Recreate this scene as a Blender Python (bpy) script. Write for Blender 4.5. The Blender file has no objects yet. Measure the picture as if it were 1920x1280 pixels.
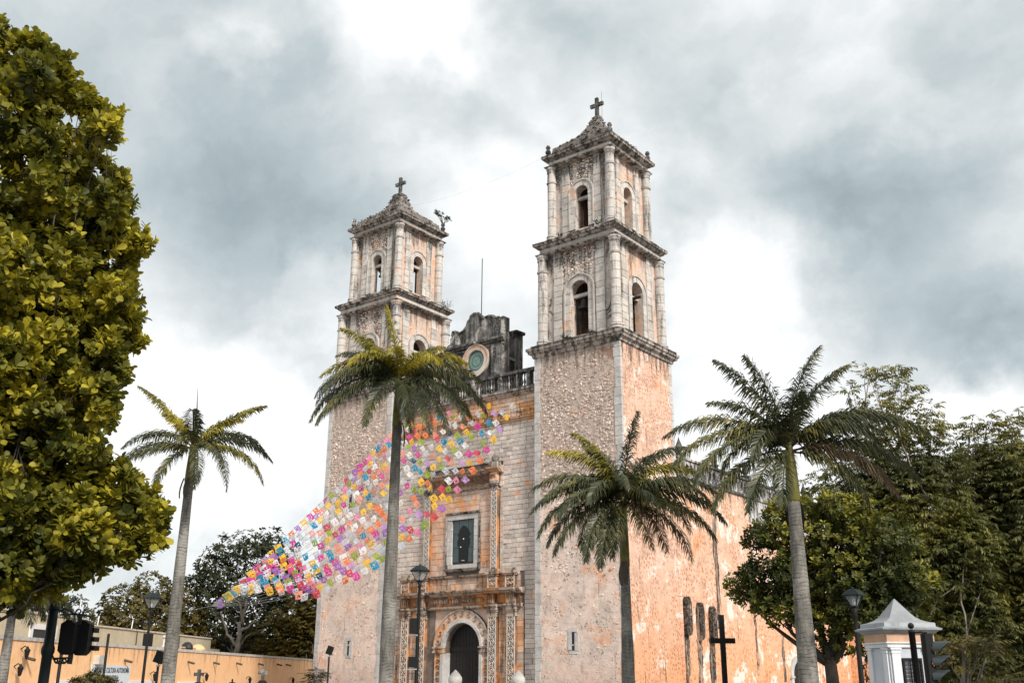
import bpy, math, random
from mathutils import Vector, Matrix
R = random.Random(7)
sc = bpy.context.scene
COL = sc.collection
V = Vector
rad = math.radians

# ------------------------------------------------------------------ camera
FPX = 1878.71; PITCH = rad(18.589); ROLL = rad(0.305); YAW = rad(38.061)
CAM = V((33.18, -53.93, 1.6))
_f = V((-math.sin(YAW)*math.cos(PITCH), math.cos(YAW)*math.cos(PITCH), math.sin(PITCH)))
_r = V((math.cos(YAW), math.sin(YAW), 0)); _u = _r.cross(_f)
CR = math.cos(ROLL)*_r + math.sin(ROLL)*_u
CU = -math.sin(ROLL)*_r + math.cos(ROLL)*_u
CF = _f
cd = bpy.data.cameras.new('camera'); cam = bpy.data.objects.new('camera', cd); COL.objects.link(cam)
cam.matrix_world = Matrix((( CR.x, CU.x, -CF.x, CAM.x), (CR.y, CU.y, -CF.y, CAM.y), (CR.z, CU.z, -CF.z, CAM.z), (0,0,0,1)))
cd.sensor_width = 36; cd.lens = 36*FPX/1920; cd.clip_start = .1; cd.clip_end = 6000
sc.camera = cam

def raydir(px, py):
    return CF + CR*((px-960)/FPX) - CU*((py-640)/FPX)
def at(px, py, dist):
    """world point seen at photo pixel px,py at horizontal distance dist"""
    d = raydir(px, py); h = math.hypot(d.x, d.y)
    return CAM + d*(dist/h)
HR = V((_r.x, _r.y, 0))                       # horizontal right of the view
HF = V((-math.sin(YAW), math.cos(YAW), 0))    # horizontal forward
UP = V((0, 0, 1))

# ------------------------------------------------------------------ light
SUN_DIR = (HR*0.42 - HF*0.72 + UP*0.66).normalized()      # towards the sun
w = bpy.data.worlds.new('World'); sc.world = w; w.use_nodes = True
sl = bpy.data.lights.new('sun', 'SUN'); sl.energy = 3.1; sl.angle = rad(9); sl.color = (1, .93, .84)
so = bpy.data.objects.new('sun', sl); COL.objects.link(so)
so.rotation_euler = SUN_DIR.to_track_quat('Z', 'Y').to_euler()
sc.view_settings.view_transform = 'Standard'; sc.view_settings.look = 'None'
sc.view_settings.gamma = 1; sc.view_settings.use_curve_mapping = False
sc.view_settings.exposure = 0.55

class NT:
    def __init__(s, tree): s.t = tree; s.N = tree.nodes; s.L = tree.links
    def n(s, typ, props=None, **inp):
        nd = s.N.new(typ)
        for k, v in (props or {}).items(): setattr(nd, k, v)
        for k, v in inp.items():
            key = int(k[1:]) if k[0] == 'i' and k[1:].isdigit() else k.replace('_', ' ')
            s.set(nd.inputs[key], v)
        return nd
    def set(s, sock, v):
        if isinstance(v, bpy.types.NodeSocket): s.L.new(v, sock)
        elif isinstance(v, bpy.types.Node): s.L.new(v.outputs[0], sock)
        elif v is not None:
            if isinstance(v, (tuple, list)) and len(v) == 3 and sock.type == 'RGBA': v = (*v, 1)
            sock.default_value = v
    def math(s, op, a, b=0.0, c=None, clamp=False):
        nd = s.N.new('ShaderNodeMath'); nd.operation = op; nd.use_clamp = clamp
        s.set(nd.inputs[0], a); s.set(nd.inputs[1], b)
        if c is not None: s.set(nd.inputs[2], c)
        return nd.outputs[0]
    def vm(s, op, a, b=None):
        nd = s.N.new('ShaderNodeVectorMath'); nd.operation = op
        s.set(nd.inputs[0], a)
        if b is not None: s.set(nd.inputs[1], b)
        return nd.outputs['Value'] if op in ('DISTANCE', 'DOT_PRODUCT', 'LENGTH') else nd.outputs[0]
    def ss(s, v, a, b, lo=0.0, hi=1.0):
        nd = s.N.new('ShaderNodeMapRange'); nd.interpolation_type = 'SMOOTHSTEP'
        s.set(nd.inputs['Value'], v); s.set(nd.inputs['From Min'], a); s.set(nd.inputs['From Max'], b)
        s.set(nd.inputs['To Min'], lo); s.set(nd.inputs['To Max'], hi)
        return nd.outputs[0]
    def mix(s, f, a, b, mode='MIX'):
        nd = s.N.new('ShaderNodeMix'); nd.data_type = 'RGBA'; nd.blend_type = mode; nd.clamp_factor = True
        s.set(nd.inputs[0], f); s.set(nd.inputs[6], a); s.set(nd.inputs[7], b)
        return nd.outputs[2]
    def noise(s, vec, scale, detail=4, rough=.55, dist=0.0, out=0):
        nd = s.n('ShaderNodeTexNoise', None, Vector=vec, Scale=scale, Detail=detail, Roughness=rough, Distortion=dist)
        return nd.outputs[out]

# overcast sky: cloud sheet seen by direction, with blue-grey thin patches
g = NT(w.node_tree); g.N.clear()
tc = g.n('ShaderNodeTexCoord')
dirv = g.vm('NORMALIZE', tc.outputs['Generated'])
nz = g.n('ShaderNodeTexNoise', None, Vector=dirv, Scale=2.3, Detail=5, Roughness=.55)
nz2 = g.n('ShaderNodeTexNoise', None, Vector=dirv, Scale=8.0, Detail=6, Roughness=.6)
warp = g.vm('ADD', dirv, g.vm('MULTIPLY', g.vm('SUBTRACT', nz.outputs['Color'], (.5, .5, .5)), (.22, .22, .22)))
warp = g.vm('ADD', warp, g.vm('MULTIPLY', g.vm('SUBTRACT', nz2.outputs['Color'], (.5, .5, .5)), (.14, .14, .14)))
sepd = g.n('ShaderNodeSeparateXYZ', None, Vector=dirv)
base = g.noise(g.vm('MULTIPLY', dirv, (1, 1, 1.9)), 2.1, 6, .5, .3)
val = g.ss(base, .36, .66, .46, .98)
# the cloud masses of this sky: (photo pixel, angular radius, weight); negative = dark cloud
CL = [(120,150,.13,-.06),(330,60,.10,-.06),(560,300,.12,-.22),(470,480,.13,-.24),(640,470,.07,-.12),(300,640,.09,-.12),(560,740,.08,-.30),
      (780,70,.10,.68),(430,140,.04,.36),(330,800,.09,.7),(120,420,.10,.08),(600,620,.05,.35),(450,900,.10,.6),(500,640,.03,.2),
      (960,480,.09,.28),(900,270,.06,-.26),(1120,60,.12,-.12),(1320,310,.05,.45),(1420,560,.11,.6),(1290,360,.05,-.30),(1260,250,.04,-.15),(1500,200,.14,.04),(1350,80,.10,-.16),(1480,90,.04,.2),
      (1700,450,.12,-.30),(1800,560,.12,-.28),(1590,330,.07,-.22),(1880,200,.11,-.10),(1900,420,.10,-.14),(1850,780,.05,.5),(1640,140,.08,.16),(1780,200,.04,.2),(1880,640,.06,-.2),
      (200,1120,.06,-.25),(1000,900,.2,.2),(1080,560,.06,.1),(860,-200,.3,.05),(2300,500,.3,-.1),(-300,300,.3,-.05)]
for (px, py, r_, wt) in CL:
    if wt == 0: continue
    d = raydir(px, py).normalized()
    dist = g.vm('DISTANCE', warp, tuple(d))
    val = g.math('ADD', val, g.ss(dist, 0.0, r_*1.45, wt*1.08, 0.0))
fine = g.noise(g.vm('MULTIPLY', warp, (1, 1, 1.6)), 7.5, 7, .55)
val = g.math('ADD', val, g.math('MULTIPLY', g.math('SUBTRACT', fine, .5), .72))
ramp = g.n('ShaderNodeValToRGB', None, Fac=val)
cr = ramp.color_ramp
cr.elements[0].position = 0.0; cr.elements[0].color = (.27, .325, .345, 1)
cr.elements[1].position = .98; cr.elements[1].color = (.80, .81, .81, 1)
e = cr.elements.new(.3); e.color = (.39, .445, .462, 1)
e = cr.elements.new(.62); e.color = (.57, .60, .608, 1)
sky = g.n('ShaderNodeTexSky', {'sky_type': 'NISHITA', 'sun_disc': False,
        'sun_elevation': math.asin(SUN_DIR.z), 'sun_rotation': math.atan2(SUN_DIR.x, SUN_DIR.y)})
b1 = g.n('ShaderNodeBackground', None, Color=sky.outputs[0], Strength=.06)
b2 = g.n('ShaderNodeBackground', None, Color=ramp.outputs[0], Strength=.97)
add = g.n('ShaderNodeMixShader', None, i0=.93, i1=b1.outputs[0], i2=b2.outputs[0])
wo = g.n('ShaderNodeOutputWorld'); g.L.new(add.outputs[0], wo.inputs[0])

# ------------------------------------------------------------------ materials
def newmat(name):
    m = bpy.data.materials.new(name); m.use_nodes = True
    t = NT(m.node_tree); t.N.clear()
    return m, t
def finish(t, color, rough=.9, bump=None, bstr=.5, bdist=.05, metal=0, transl=None, spec=.2, emit=None):
    b = t.n('ShaderNodeBsdfPrincipled', None, Base_Color=color, Roughness=rough, Metallic=metal)
    b.inputs['Specular IOR Level'].default_value = spec
    if emit: b.inputs['Emission Color'].default_value = (*emit[0], 1); b.inputs['Emission Strength'].default_value = emit[1]
    if bump is not None:
        bp = t.n('ShaderNodeBump', None, Height=bump, Strength=bstr, Distance=bdist); t.L.new(bp.outputs[0], b.inputs['Normal'])
    out = t.n('ShaderNodeOutputMaterial')
    if transl:
        tr = t.n('ShaderNodeBsdfTranslucent', None, Color=color)
        mx = t.n('ShaderNodeMixShader', None, i0=transl, i1=b.outputs[0], i2=tr.outputs[0]); t.L.new(mx.outputs[0], out.inputs[0])
    else: t.L.new(b.outputs[0], out.inputs[0])
def rnd(t):
    oi = t.n('ShaderNodeObjectInfo'); ge = t.n('ShaderNodeNewGeometry')
    return t.math('FRACT', t.math('ADD', t.math('MULTIPLY', oi.outputs['Random'], 7.31), ge.outputs['Random Per Island']))
BLACK = (.022, .021, .020)

def stone(name, A, B, C=None, cthr=(.52, .66), pits=None, streak=.5, sthr=(.56, .70), ledges=(), top=.85, isl=0.0, rows=None,
          gbot=None, patches=None, bstr=.5, mould=None, grain=.35, zone=None, blotch=.45):
    """weathered lime plaster / stone; colours by world position.
    pits=(freq, radius, amount, colour)  rows=(freq_h, freq_z, amount, colour)  gbot=(z0,z1,colour,amount)"""
    m, t = newmat(name)
    geo = t.n('ShaderNodeNewGeometry'); P = geo.outputs['Position']
    sp = t.n('ShaderNodeSeparateXYZ', None, Vector=P); Z = sp.outputs[2]
    n1 = t.noise(P, .42, 6, .6, .4)
    col = t.mix(t.ss(n1, .42, .60), A, B)
    if C:
        n3 = t.noise(t.vm('ADD', P, (31.7, 11.2, 5.1)), .55, 7, .65, .6)
        col = t.mix(t.ss(n3, *cthr), col, C)
    if isl:
        rr = rnd(t)
        col = t.mix(1.0, col, t.n('ShaderNodeCombineXYZ', None, X=t.ss(rr, 0, 1, 1-isl, 1+isl*.45), Y=t.ss(rr, 0, 1, 1-isl, 1+isl*.42), Z=t.ss(rr, 0, 1, 1-isl, 1+isl*.4)).outputs[0], 'MULTIPLY')
    nf = t.noise(P, 3.1, 8, .7)
    col = t.mix(t.ss(nf, .3, .75, .0, grain), col, t.mix(1.0, col, (.45, .42, .40), 'MULTIPLY'))
    hgt = nf
    nb2 = t.noise(t.vm('ADD', P, (17.0, 5.0, 63.0)), 1.15, 9, .76, .3)
    col = t.mix(t.ss(nb2, .46, .66, 0, blotch), col, t.mix(1.0, col, (.50, .47, .46), 'MULTIPLY'))
    col = t.mix(t.ss(nb2, .30, .44, blotch*.45, 0), col, (.80, .74, .70))
    if gbot:
        z0, z1, gc, ga = gbot
        k = t.math('MULTIPLY', t.ss(t.math('ADD', Z, t.math('MULTIPLY', t.math('SUBTRACT', n1, .5), 6)), z0, z1, 1, 0), ga)
        col = t.mix(k, col, gc)
    if zone:
        nzn = t.noise(P, .9, 8, .7, .4)
        kz = t.ss(t.math('ADD', t.math('MULTIPLY', t.math('SUBTRACT', nzn, .5), 3.2), t.ss(Z, zone[0], zone[1], -1.0, .75)), -.15, .25)
        col = t.mix(kz, col, t.mix(t.ss(nf, .35, .65), zone[2], tuple(x*.55 for x in zone[2])))
    if pits:
        fr, rd, am, pc = pits
        v = t.n('ShaderNodeTexVoronoi', None, Vector=t.vm('ADD', P, t.vm('MULTIPLY', t.n('ShaderNodeTexNoise', None, Vector=P, Scale=5.0).outputs['Color'], (.16, .16, .16))), Scale=fr, Randomness=1.0)
        gate = t.ss(t.noise(P, .8, 4, .6), .42, .60)
        k = t.math('MULTIPLY', t.ss(v.outputs['Distance'], rd*.6, rd, 1, 0), t.math('MULTIPLY', gate, am))
        col = t.mix(k, col, pc); hgt = t.math('SUBTRACT', hgt, t.math('MULTIPLY', k, .8))
    if rows:
        fh, fz, am, pc, rd = rows
        hh = t.math('ADD', sp.outputs[0], sp.outputs[1])
        zrow = t.math('MULTIPLY', Z, fz)
        off = t.math('MULTIPLY', t.math('FLOOR', zrow), .37)
        cv = t.n('ShaderNodeCombineXYZ', None, X=t.math('ADD', t.math('MULTIPLY', hh, fh), off), Y=zrow, Z=0)
        v = t.n('ShaderNodeTexVoronoi', {'voronoi_dimensions': '2D'}, Vector=cv.outputs[0], Scale=1.0, Randomness=.75)
        gate = t.ss(t.noise(P, .55, 4, .6), .36, .58)
        k = t.math('MULTIPLY', t.ss(v.outputs['Distance'], rd*.55, rd, 1, 0), t.math('MULTIPLY', gate, am))
        col = t.mix(k, col, pc); hgt = t.math('SUBTRACT', hgt, t.math('MULTIPLY', k, .25))
    if patches:
        pr, pc, pt = patches
        n5 = t.noise(t.vm('ADD', P, (3.3, 71.0, 15.0)), pr, 8, .72, .3)
        col = t.mix(t.ss(n5, pt, pt+.06), col, pc)
    # mould: streaks running down, thicker under ledges, partly as painted shade, and on every top surface
    sv = t.vm('MULTIPLY', P, (1.7, 1.7, .16))
    st = t.noise(sv, 1.6, 7, .68, .1)
    led = 0.0
    for (zl, ln) in ledges:
        k = t.math('MULTIPLY', t.ss(Z, zl-ln, zl, 0, 1), t.math('LESS_THAN', Z, zl+.05))
        led = k if isinstance(led, float) else t.math('MAXIMUM', led, k)
    thr = st if isinstance(led, float) else t.math('ADD', st, t.math('MULTIPLY', led, .13))
    k = t.math('MULTIPLY', t.ss(thr, *sthr), streak)
    nb = t.noise(P, 6.0, 5, .7)
    k = t.math('MULTIPLY', k, t.ss(nb, .30, .55, .25, 1))
    sn = t.n('ShaderNodeSeparateXYZ', None, Vector=geo.outputs['Normal'])
    k = t.math('MAXIMUM', k, t.math('MULTIPLY', t.ss(sn.outputs[2], .25, .7), t.ss(nb, .25, .5, top*.6, top)))
    if mould:
        n6 = t.noise(t.vm('ADD', P, (9, 2, 44)), mould[0], 8, .75, .5)
        k = t.math('MAXIMUM', k, t.math('MULTIPLY', t.ss(n6, mould[1], mould[1]+.10), mould[2]))
    col = t.mix(k, col, BLACK)
    hb = t.math('ADD', hgt, t.math('MULTIPLY', t.noise(P, 14, 4, .7), .4))
    finish(t, col, .92, hb, bstr, .10)
    return m

PITC = (.13, .085, .06)
M = {}
M['tower_front'] = stone('tower_front_plaster', (.86,.69,.60), (.72,.60,.53), (.86,.52,.37), (.52,.65), pits=(5.6,.33,.8,(.26,.15,.10)), streak=.6, sthr=(.58,.72),
                         ledges=((22.9,3.0),), patches=(.33,(.30,.19,.14),.62), gbot=(-1.5,3.2,(.46,.25,.17),.75), zone=(8.5,16.5,(.62,.50,.43)))
M['rubble_mortar'] = stone('rubble_mortar', (.17,.135,.115), (.28,.225,.19), None, pits=(4.0,.3,.5,PITC), streak=.6, ledges=((22.9,2.5),))
M['rubble'] = stone('rubble_stone', (.86,.73,.65), (.66,.55,.49), (.82,.56,.43), isl=.48, streak=.5, sthr=(.60,.75), ledges=((22.9,2.5),), top=.25, bstr=.2)
M['tower_side'] = stone('tower_side_plaster', (.78,.52,.40), (.74,.50,.38), (.70,.36,.19), (.60,.72), blotch=.6, rows=(4.2,3.3,.75,(.40,.17,.09),.36), pits=(3.0,.22,.75,(.10,.06,.045)),
                        streak=.8, sthr=(.56,.69), ledges=((22.9,1.8),), gbot=(-2,10,(.72,.32,.14),.9), patches=(.5,(.78,.65,.57),.56))
M['quoin'] = stone('quoin_stone', (.56,.55,.54), (.62,.60,.58), (.60,.49,.42), (.62,.74), streak=.40, sthr=(.6,.75), isl=.10, ledges=((22.9,1),), top=.3)
M['belfry'] = stone('belfry_plaster', (.66,.58,.52), (.54,.49,.45), (.72,.47,.34), (.53,.66), pits=(4.5,.30,.7,PITC), streak=.85, sthr=(.51,.64), ledges=((30.6,2.4),(37.8,2.8)), mould=(.7,.57,.9))
M['belfry_side'] = stone('belfry_side_plaster', (.73,.52,.40), (.66,.53,.45), (.76,.42,.25), (.56,.68), pits=(4.5,.28,.6,PITC), streak=.7, sthr=(.55,.68), ledges=((30.6,1.9),(37.8,1.9)), mould=(.7,.66,.6))
M['belfry_inner'] = stone('shaded_inner_masonry', (.30,.20,.14), (.18,.14,.115), (.42,.25,.16), (.55,.66), streak=.8, sthr=(.48,.62))  # dark brown puts the shade inside the belfries into the colour
M['ashlar_belfry'] = stone('pale_ashlar', (.64,.60,.555), (.58,.55,.52), (.74,.50,.37), (.56,.68), isl=.18, streak=.75, sthr=(.53,.67), ledges=((30.6,1.2),(37.8,1.2)), top=.4)
M['cornice'] = stone('cornice_stone', (.46,.41,.37), (.56,.50,.45), (.62,.41,.29), (.58,.7), streak=.95, sthr=(.43,.58), top=.98, mould=(1.6,.52,.75))
M['cornice_dark'] = stone('mouldy_cornice_slab', (.16,.14,.125), (.30,.27,.245), (.5,.45,.41), (.62,.68), streak=.9, sthr=(.44,.58), top=.98, isl=.3)
M['column'] = stone('column_stone', (.64,.60,.56), (.57,.545,.52), (.72,.50,.38), (.58,.70), streak=.8, sthr=(.51,.65), ledges=((30.4,1.2),(37.7,1.0)), top=.8)
M['black_stone'] = stone('blackened_stone', (.13,.127,.123), (.30,.29,.28), (.60,.57,.53), (.53,.62), streak=.92, sthr=(.45,.58), top=.98, mould=(.9,.50,.85))
M['spire'] = stone('spire_stone', (.20,.18,.165), (.32,.29,.265), (.48,.38,.32), (.62,.72), streak=.6, sthr=(.5,.62), top=.25, isl=.35, mould=(1.2,.56,.8))
M['ashlar'] = stone('facade_ashlar', (.72,.64,.58), (.62,.56,.52), (.72,.54,.43), (.56,.68), isl=.20, streak=.45, sthr=(.62,.76), ledges=((19.0,2.5),), top=.4, grain=.3)
M['ashlar_orange'] = stone('orange_washed_ashlar', (.72,.42,.25), (.68,.54,.45), (.74,.36,.15), (.48,.64), isl=.25, streak=.8, sthr=(.52,.66), ledges=((7.3,2.4),(15.2,2.0),(19.6,.8)), top=.8)
M['mortar'] = stone('joint_mortar', (.15,.12,.10), (.22,.18,.155), None, streak=.5)
M['panel'] = stone('peach_panel_stone', (.78,.50,.36), (.72,.58,.49), (.80,.38,.17), (.50,.64), isl=.10, streak=.45, sthr=(.60,.73), ledges=((15.2,2.4),(9.2,.9)), top=.8)
M['portal_mould'] = stone('portal_moulding', (.52,.40,.32), (.58,.47,.39), (.66,.30,.12), (.54,.66), streak=.9, sthr=(.46,.62), top=.98)
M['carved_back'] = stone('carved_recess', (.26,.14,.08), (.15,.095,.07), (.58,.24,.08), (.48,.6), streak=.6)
M['carved'] = stone('carved_relief_stone', (.60,.58,.55), (.66,.56,.48), (.66,.34,.16), (.62,.72), streak=.35, sthr=(.62,.74), top=.3)
M['nave'] = stone('nave_plaster', (.80,.54,.41), (.78,.50,.36), (.76,.38,.20), (.56,.70), blotch=.6, rows=(3.4,2.8,.75,(.44,.18,.08),.36), streak=.8, sthr=(.57,.70),
                  ledges=((15.9,2.6),), gbot=(-1,10,(.76,.36,.17),.85), patches=(.4,(.80,.68,.61),.54))
M['nave_white'] = stone('whitewashed_parapet', (.58,.57,.56), (.50,.50,.50), None, streak=.95, sthr=(.47,.60), ledges=((16.6,2.5),), top=.95, mould=(1.0,.57,.8))
M['buttress'] = stone('mouldy_buttress', (.50,.36,.28), (.30,.235,.19), None, streak=1.0, sthr=(.46,.57), ledges=((7.0,6.0),), top=.98, mould=(1.3,.50,.85))
M['drip'] = stone('black_drip_stain', (.50,.37,.29), (.24,.19,.16), (.66,.43,.31), (.50,.60), streak=.95, sthr=(.42,.56), mould=(2.0,.52,.85))

def plain(name, c, rough=.6, metal=0, spec=.3, var=.0, **k):
    m, t = newmat(name)
    geo = t.n('ShaderNodeNewGeometry'); n = t.noise(geo.outputs['Position'], 4.0, 5, .65)
    col = t.mix(t.ss(n, .35, .7, 0, var), c, tuple(x*.4 for x in c)) if var else c
    finish(t, col, rough, n if var else None, .3, .02, metal=metal, spec=spec, **k)
    return m
M['iron'] = plain('black_iron', (.009,.010,.010), .65, 0, .25, .3)
M['teal_iron'] = plain('green_black_iron', (.010,.018,.018), .55, 0, .3, .3)
M['hood'] = plain('signal_hood_paint', (.03,.04,.046), .45, 0, .4, .3)
M['wood'] = plain('dark_door_wood', (.018,.016,.016), .6, 0, .3, .5)
M['white'] = plain('white_paint', (.72,.73,.74), .7, 0, .2, .15)
M['grey_paint'] = stone('grey_slate_paint', (.50,.53,.55), (.38,.41,.43), None, streak=.4, sthr=(.54,.7), top=.35, blotch=.4, bstr=.15)
M['peach_paint'] = plain('peach_frieze', (.62,.40,.28), .8, 0, .1, .4)
M['kiosk'] = stone('kiosk_white_render', (.60,.63,.67), (.52,.55,.60), None, streak=.45, sthr=(.56,.72), ledges=((2.4,.6),), top=.3, blotch=.15, bstr=.1, grain=.15)
M['bell'] = plain('bell_bronze', (.035,.033,.03), .5, .6, .4, .3)
M['glass'] = plain('dark_teal_glass', (.045,.075,.08), .22, 0, .5, .5)
M['figure'] = plain('dark_figure_glass', (.008,.010,.011), .5, 0, .3, .2)
M['clockglass'] = plain('clock_green', (.15,.25,.22), .35, 0, .5, .4)
M['clockring'] = stone('clock_ring_stone', (.68,.62,.55), (.62,.44,.34), None, streak=.35, top=.5, mould=(1.5,.60,.6))
M['orange_light'] = plain('amber_lens', (.55,.13,.03), .3, 0, .5, .1, emit=((1,.18,.03), .35))
M['dark_lens'] = plain('dark_amber_lens', (.10,.035,.015), .3, 0, .5, .1)
M['sign_white'] = plain('sign_white', (.62,.68,.72), .6, 0, .2, .1)
M['sign_ink'] = plain('sign_dark_lettering', (.02,.03,.05), .6)
M['sign_yellow'] = plain('sign_yellow', (.72,.40,.03), .6, 0, .2, .4)
M['window_dark'] = plain('dark_opening', (.018,.018,.02), .4, 0, .4, .2)
M['bark'] = stone('grey_bark', (.30,.28,.26), (.20,.185,.17), None, streak=.4, top=.0, bstr=.8)
M['bark_pale'] = stone('pale_bark', (.30,.27,.23), (.20,.18,.15), None, streak=.3, top=.0, bstr=.8)
M['bark_dark'] = stone('dark_bark', (.10,.085,.07), (.065,.055,.045), None, streak=.3, top=.0, bstr=.8)
M['ground'] = stone('plaza_paving', (.30,.29,.27), (.24,.23,.215), None, streak=.2, top=.1)
M['asphalt'] = stone('asphalt', (.055,.055,.055), (.07,.068,.066), None, streak=.2, top=.0)
M['orange_wall'] = stone('orange_painted_wall', (.90,.56,.31), (.89,.54,.30), (.88,.50,.22), (.56,.70), streak=.5, sthr=(.60,.76), top=.2, bstr=.15, grain=.15, blotch=.12, ledges=((3.35,1.6),))
M['beige_wall'] = stone('beige_render', (.50,.46,.34), (.54,.49,.37), (.44,.40,.31), (.5,.7), streak=.5, sthr=(.60,.74), top=.2, bstr=.15, grain=.15, blotch=.2)
M['coping'] = stone('white_coping', (.62,.60,.56), (.52,.50,.47), None, streak=.5, top=.35)
M['cord'] = plain('thin_cord', (.12,.12,.12), .8)

def lampglass():
    m, t = newmat('lamp_glass')
    b = t.n('ShaderNodeBsdfPrincipled', None, Base_Color=(.42,.45,.45), Roughness=.12)
    b.inputs['Transmission Weight'].default_value = .0; b.inputs['Alpha'].default_value = .38
    o = t.n('ShaderNodeOutputMaterial'); t.L.new(b.outputs[0], o.inputs[0]); return m
M['lamp_glass'] = lampglass()

def leafmat(name, dark, mid, bright, p1=.35, p2=.8, transl=.3, rough=.55, clump=.6):
    m, t = newmat(name)
    geo = t.n('ShaderNodeNewGeometry')
    r = rnd(t)
    n = t.noise(geo.outputs['Position'], clump, 4, .6)
    v = t.math('ADD', t.math('MULTIPLY', r, .45), t.math('MULTIPLY', t.ss(n, .32, .68), .55))
    col = t.mix(t.ss(v, p1-.25, p1+.15), dark, mid)
    col = t.mix(t.ss(v, p2-.2, p2+.15), col, bright)
    finish(t, col, rough, transl=transl, spec=.35)
    return m
M['leaf_big'] = leafmat('broad_yellow_green_leaf', (.048,.060,.013), (.175,.17,.02), (.47,.40,.03), .32, .68, .36, clump=1.1)
M['leaf_almond'] = leafmat('broad_green_leaf', (.030,.042,.011), (.095,.105,.018), (.34,.30,.025), .42, .76, .30, clump=.5)
M['leaf_feather'] = leafmat('feathery_leaf', (.050,.060,.020), (.12,.125,.034), (.27,.23,.04), .38, .78, .30, clump=.35)
M['leaf_dark'] = leafmat('dark_leaf', (.026,.034,.016), (.048,.055,.022), (.10,.095,.028), .48, .88, .2)
M['leaf_olive'] = leafmat('olive_leaf', (.045,.042,.012), (.11,.088,.018), (.20,.15,.02), .4, .85, .25)
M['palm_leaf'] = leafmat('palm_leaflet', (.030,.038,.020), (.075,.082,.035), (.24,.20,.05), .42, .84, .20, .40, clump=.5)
M['palm_yellow'] = leafmat('sunlit_palm_leaflet', (.10,.095,.02), (.26,.225,.03), (.52,.42,.04), .38, .76, .32, .4, clump=.5)  # brighter copy of the palm leaflet, sunlight put into its colour
M['palm_dead'] = leafmat('dry_palm_leaflet', (.06,.045,.03), (.14,.10,.06), (.24,.18,.10), .4, .8, .1)
M['crownshaft'] = plain('palm_crownshaft_green', (.17,.155,.035), .45, 0, .3, .6)
M['sheath'] = plain('dry_sheath', (.10,.085,.07), .8, 0, .1, .5)
M['weed'] = leafmat('cornice_weed', (.03,.035,.015), (.06,.06,.02), (.12,.10,.03))

def trunkmat():
    m, t = newmat('ringed_palm_trunk')
    geo = t.n('ShaderNodeNewGeometry'); P = geo.outputs['Position']; sp = t.n('ShaderNodeSeparateXYZ', None, Vector=P)
    zz = t.math('ADD', t.math('MULTIPLY', sp.outputs[2], 9.5), t.math('MULTIPLY', t.noise(P, 2.2, 5), 3.2))
    fr = t.math('FRACT', zz)
    ring = t.math('MULTIPLY', t.ss(t.math('ABSOLUTE', t.math('SUBTRACT', fr, .5)), .34, .49), t.ss(t.noise(P, 4.0, 4, .7), .38, .6, .15, 1))
    n = t.noise(t.vm('MULTIPLY', P, (6, 6, 1.4)), 1.5, 7, .7)
    n2 = t.noise(P, .9, 5, .65)
    col = t.mix(t.ss(n, .35, .68), (.20,.188,.17), (.095,.09,.08))
    col = t.mix(t.ss(n2, .5, .65, 0, .65), col, (.33,.315,.29))
    col = t.mix(t.math('MULTIPLY', ring, t.ss(n2, .35, .6, .25, .8)), col, (.055,.05,.045))
    finish(t, col, .9, t.math('ADD', t.math('MULTIPLY', ring, -.7), n), .6, .04); return m
M['palm_trunk'] = trunkmat()

PAPER = {'orange': (.90,.26,.10), 'yellow': (.94,.58,.07), 'pink': (.72,.07,.38), 'red': (.66,.08,.12), 'violet': (.43,.18,.60), 'white': (.84,.86,.88),
         'silver': (.58,.62,.68), 'green': (.34,.46,.06), 'blue': (.02,.32,.54), 'navy': (.02,.10,.20), 'coral': (.88,.36,.28), 'lilac': (.58,.36,.72), 'lightpink': (.82,.28,.46)}
for k, c in PAPER.items():
    m, t = newmat('paper_'+k); geo = t.n('ShaderNodeNewGeometry')
    n = t.noise(geo.outputs['Position'], 7.0, 2)
    col = t.mix(t.ss(n, .35, .65, 0, .25), c, tuple(x*.6 for x in c))
    finish(t, col, .7, transl=.45, spec=.2); M['p_'+k] = m

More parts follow.
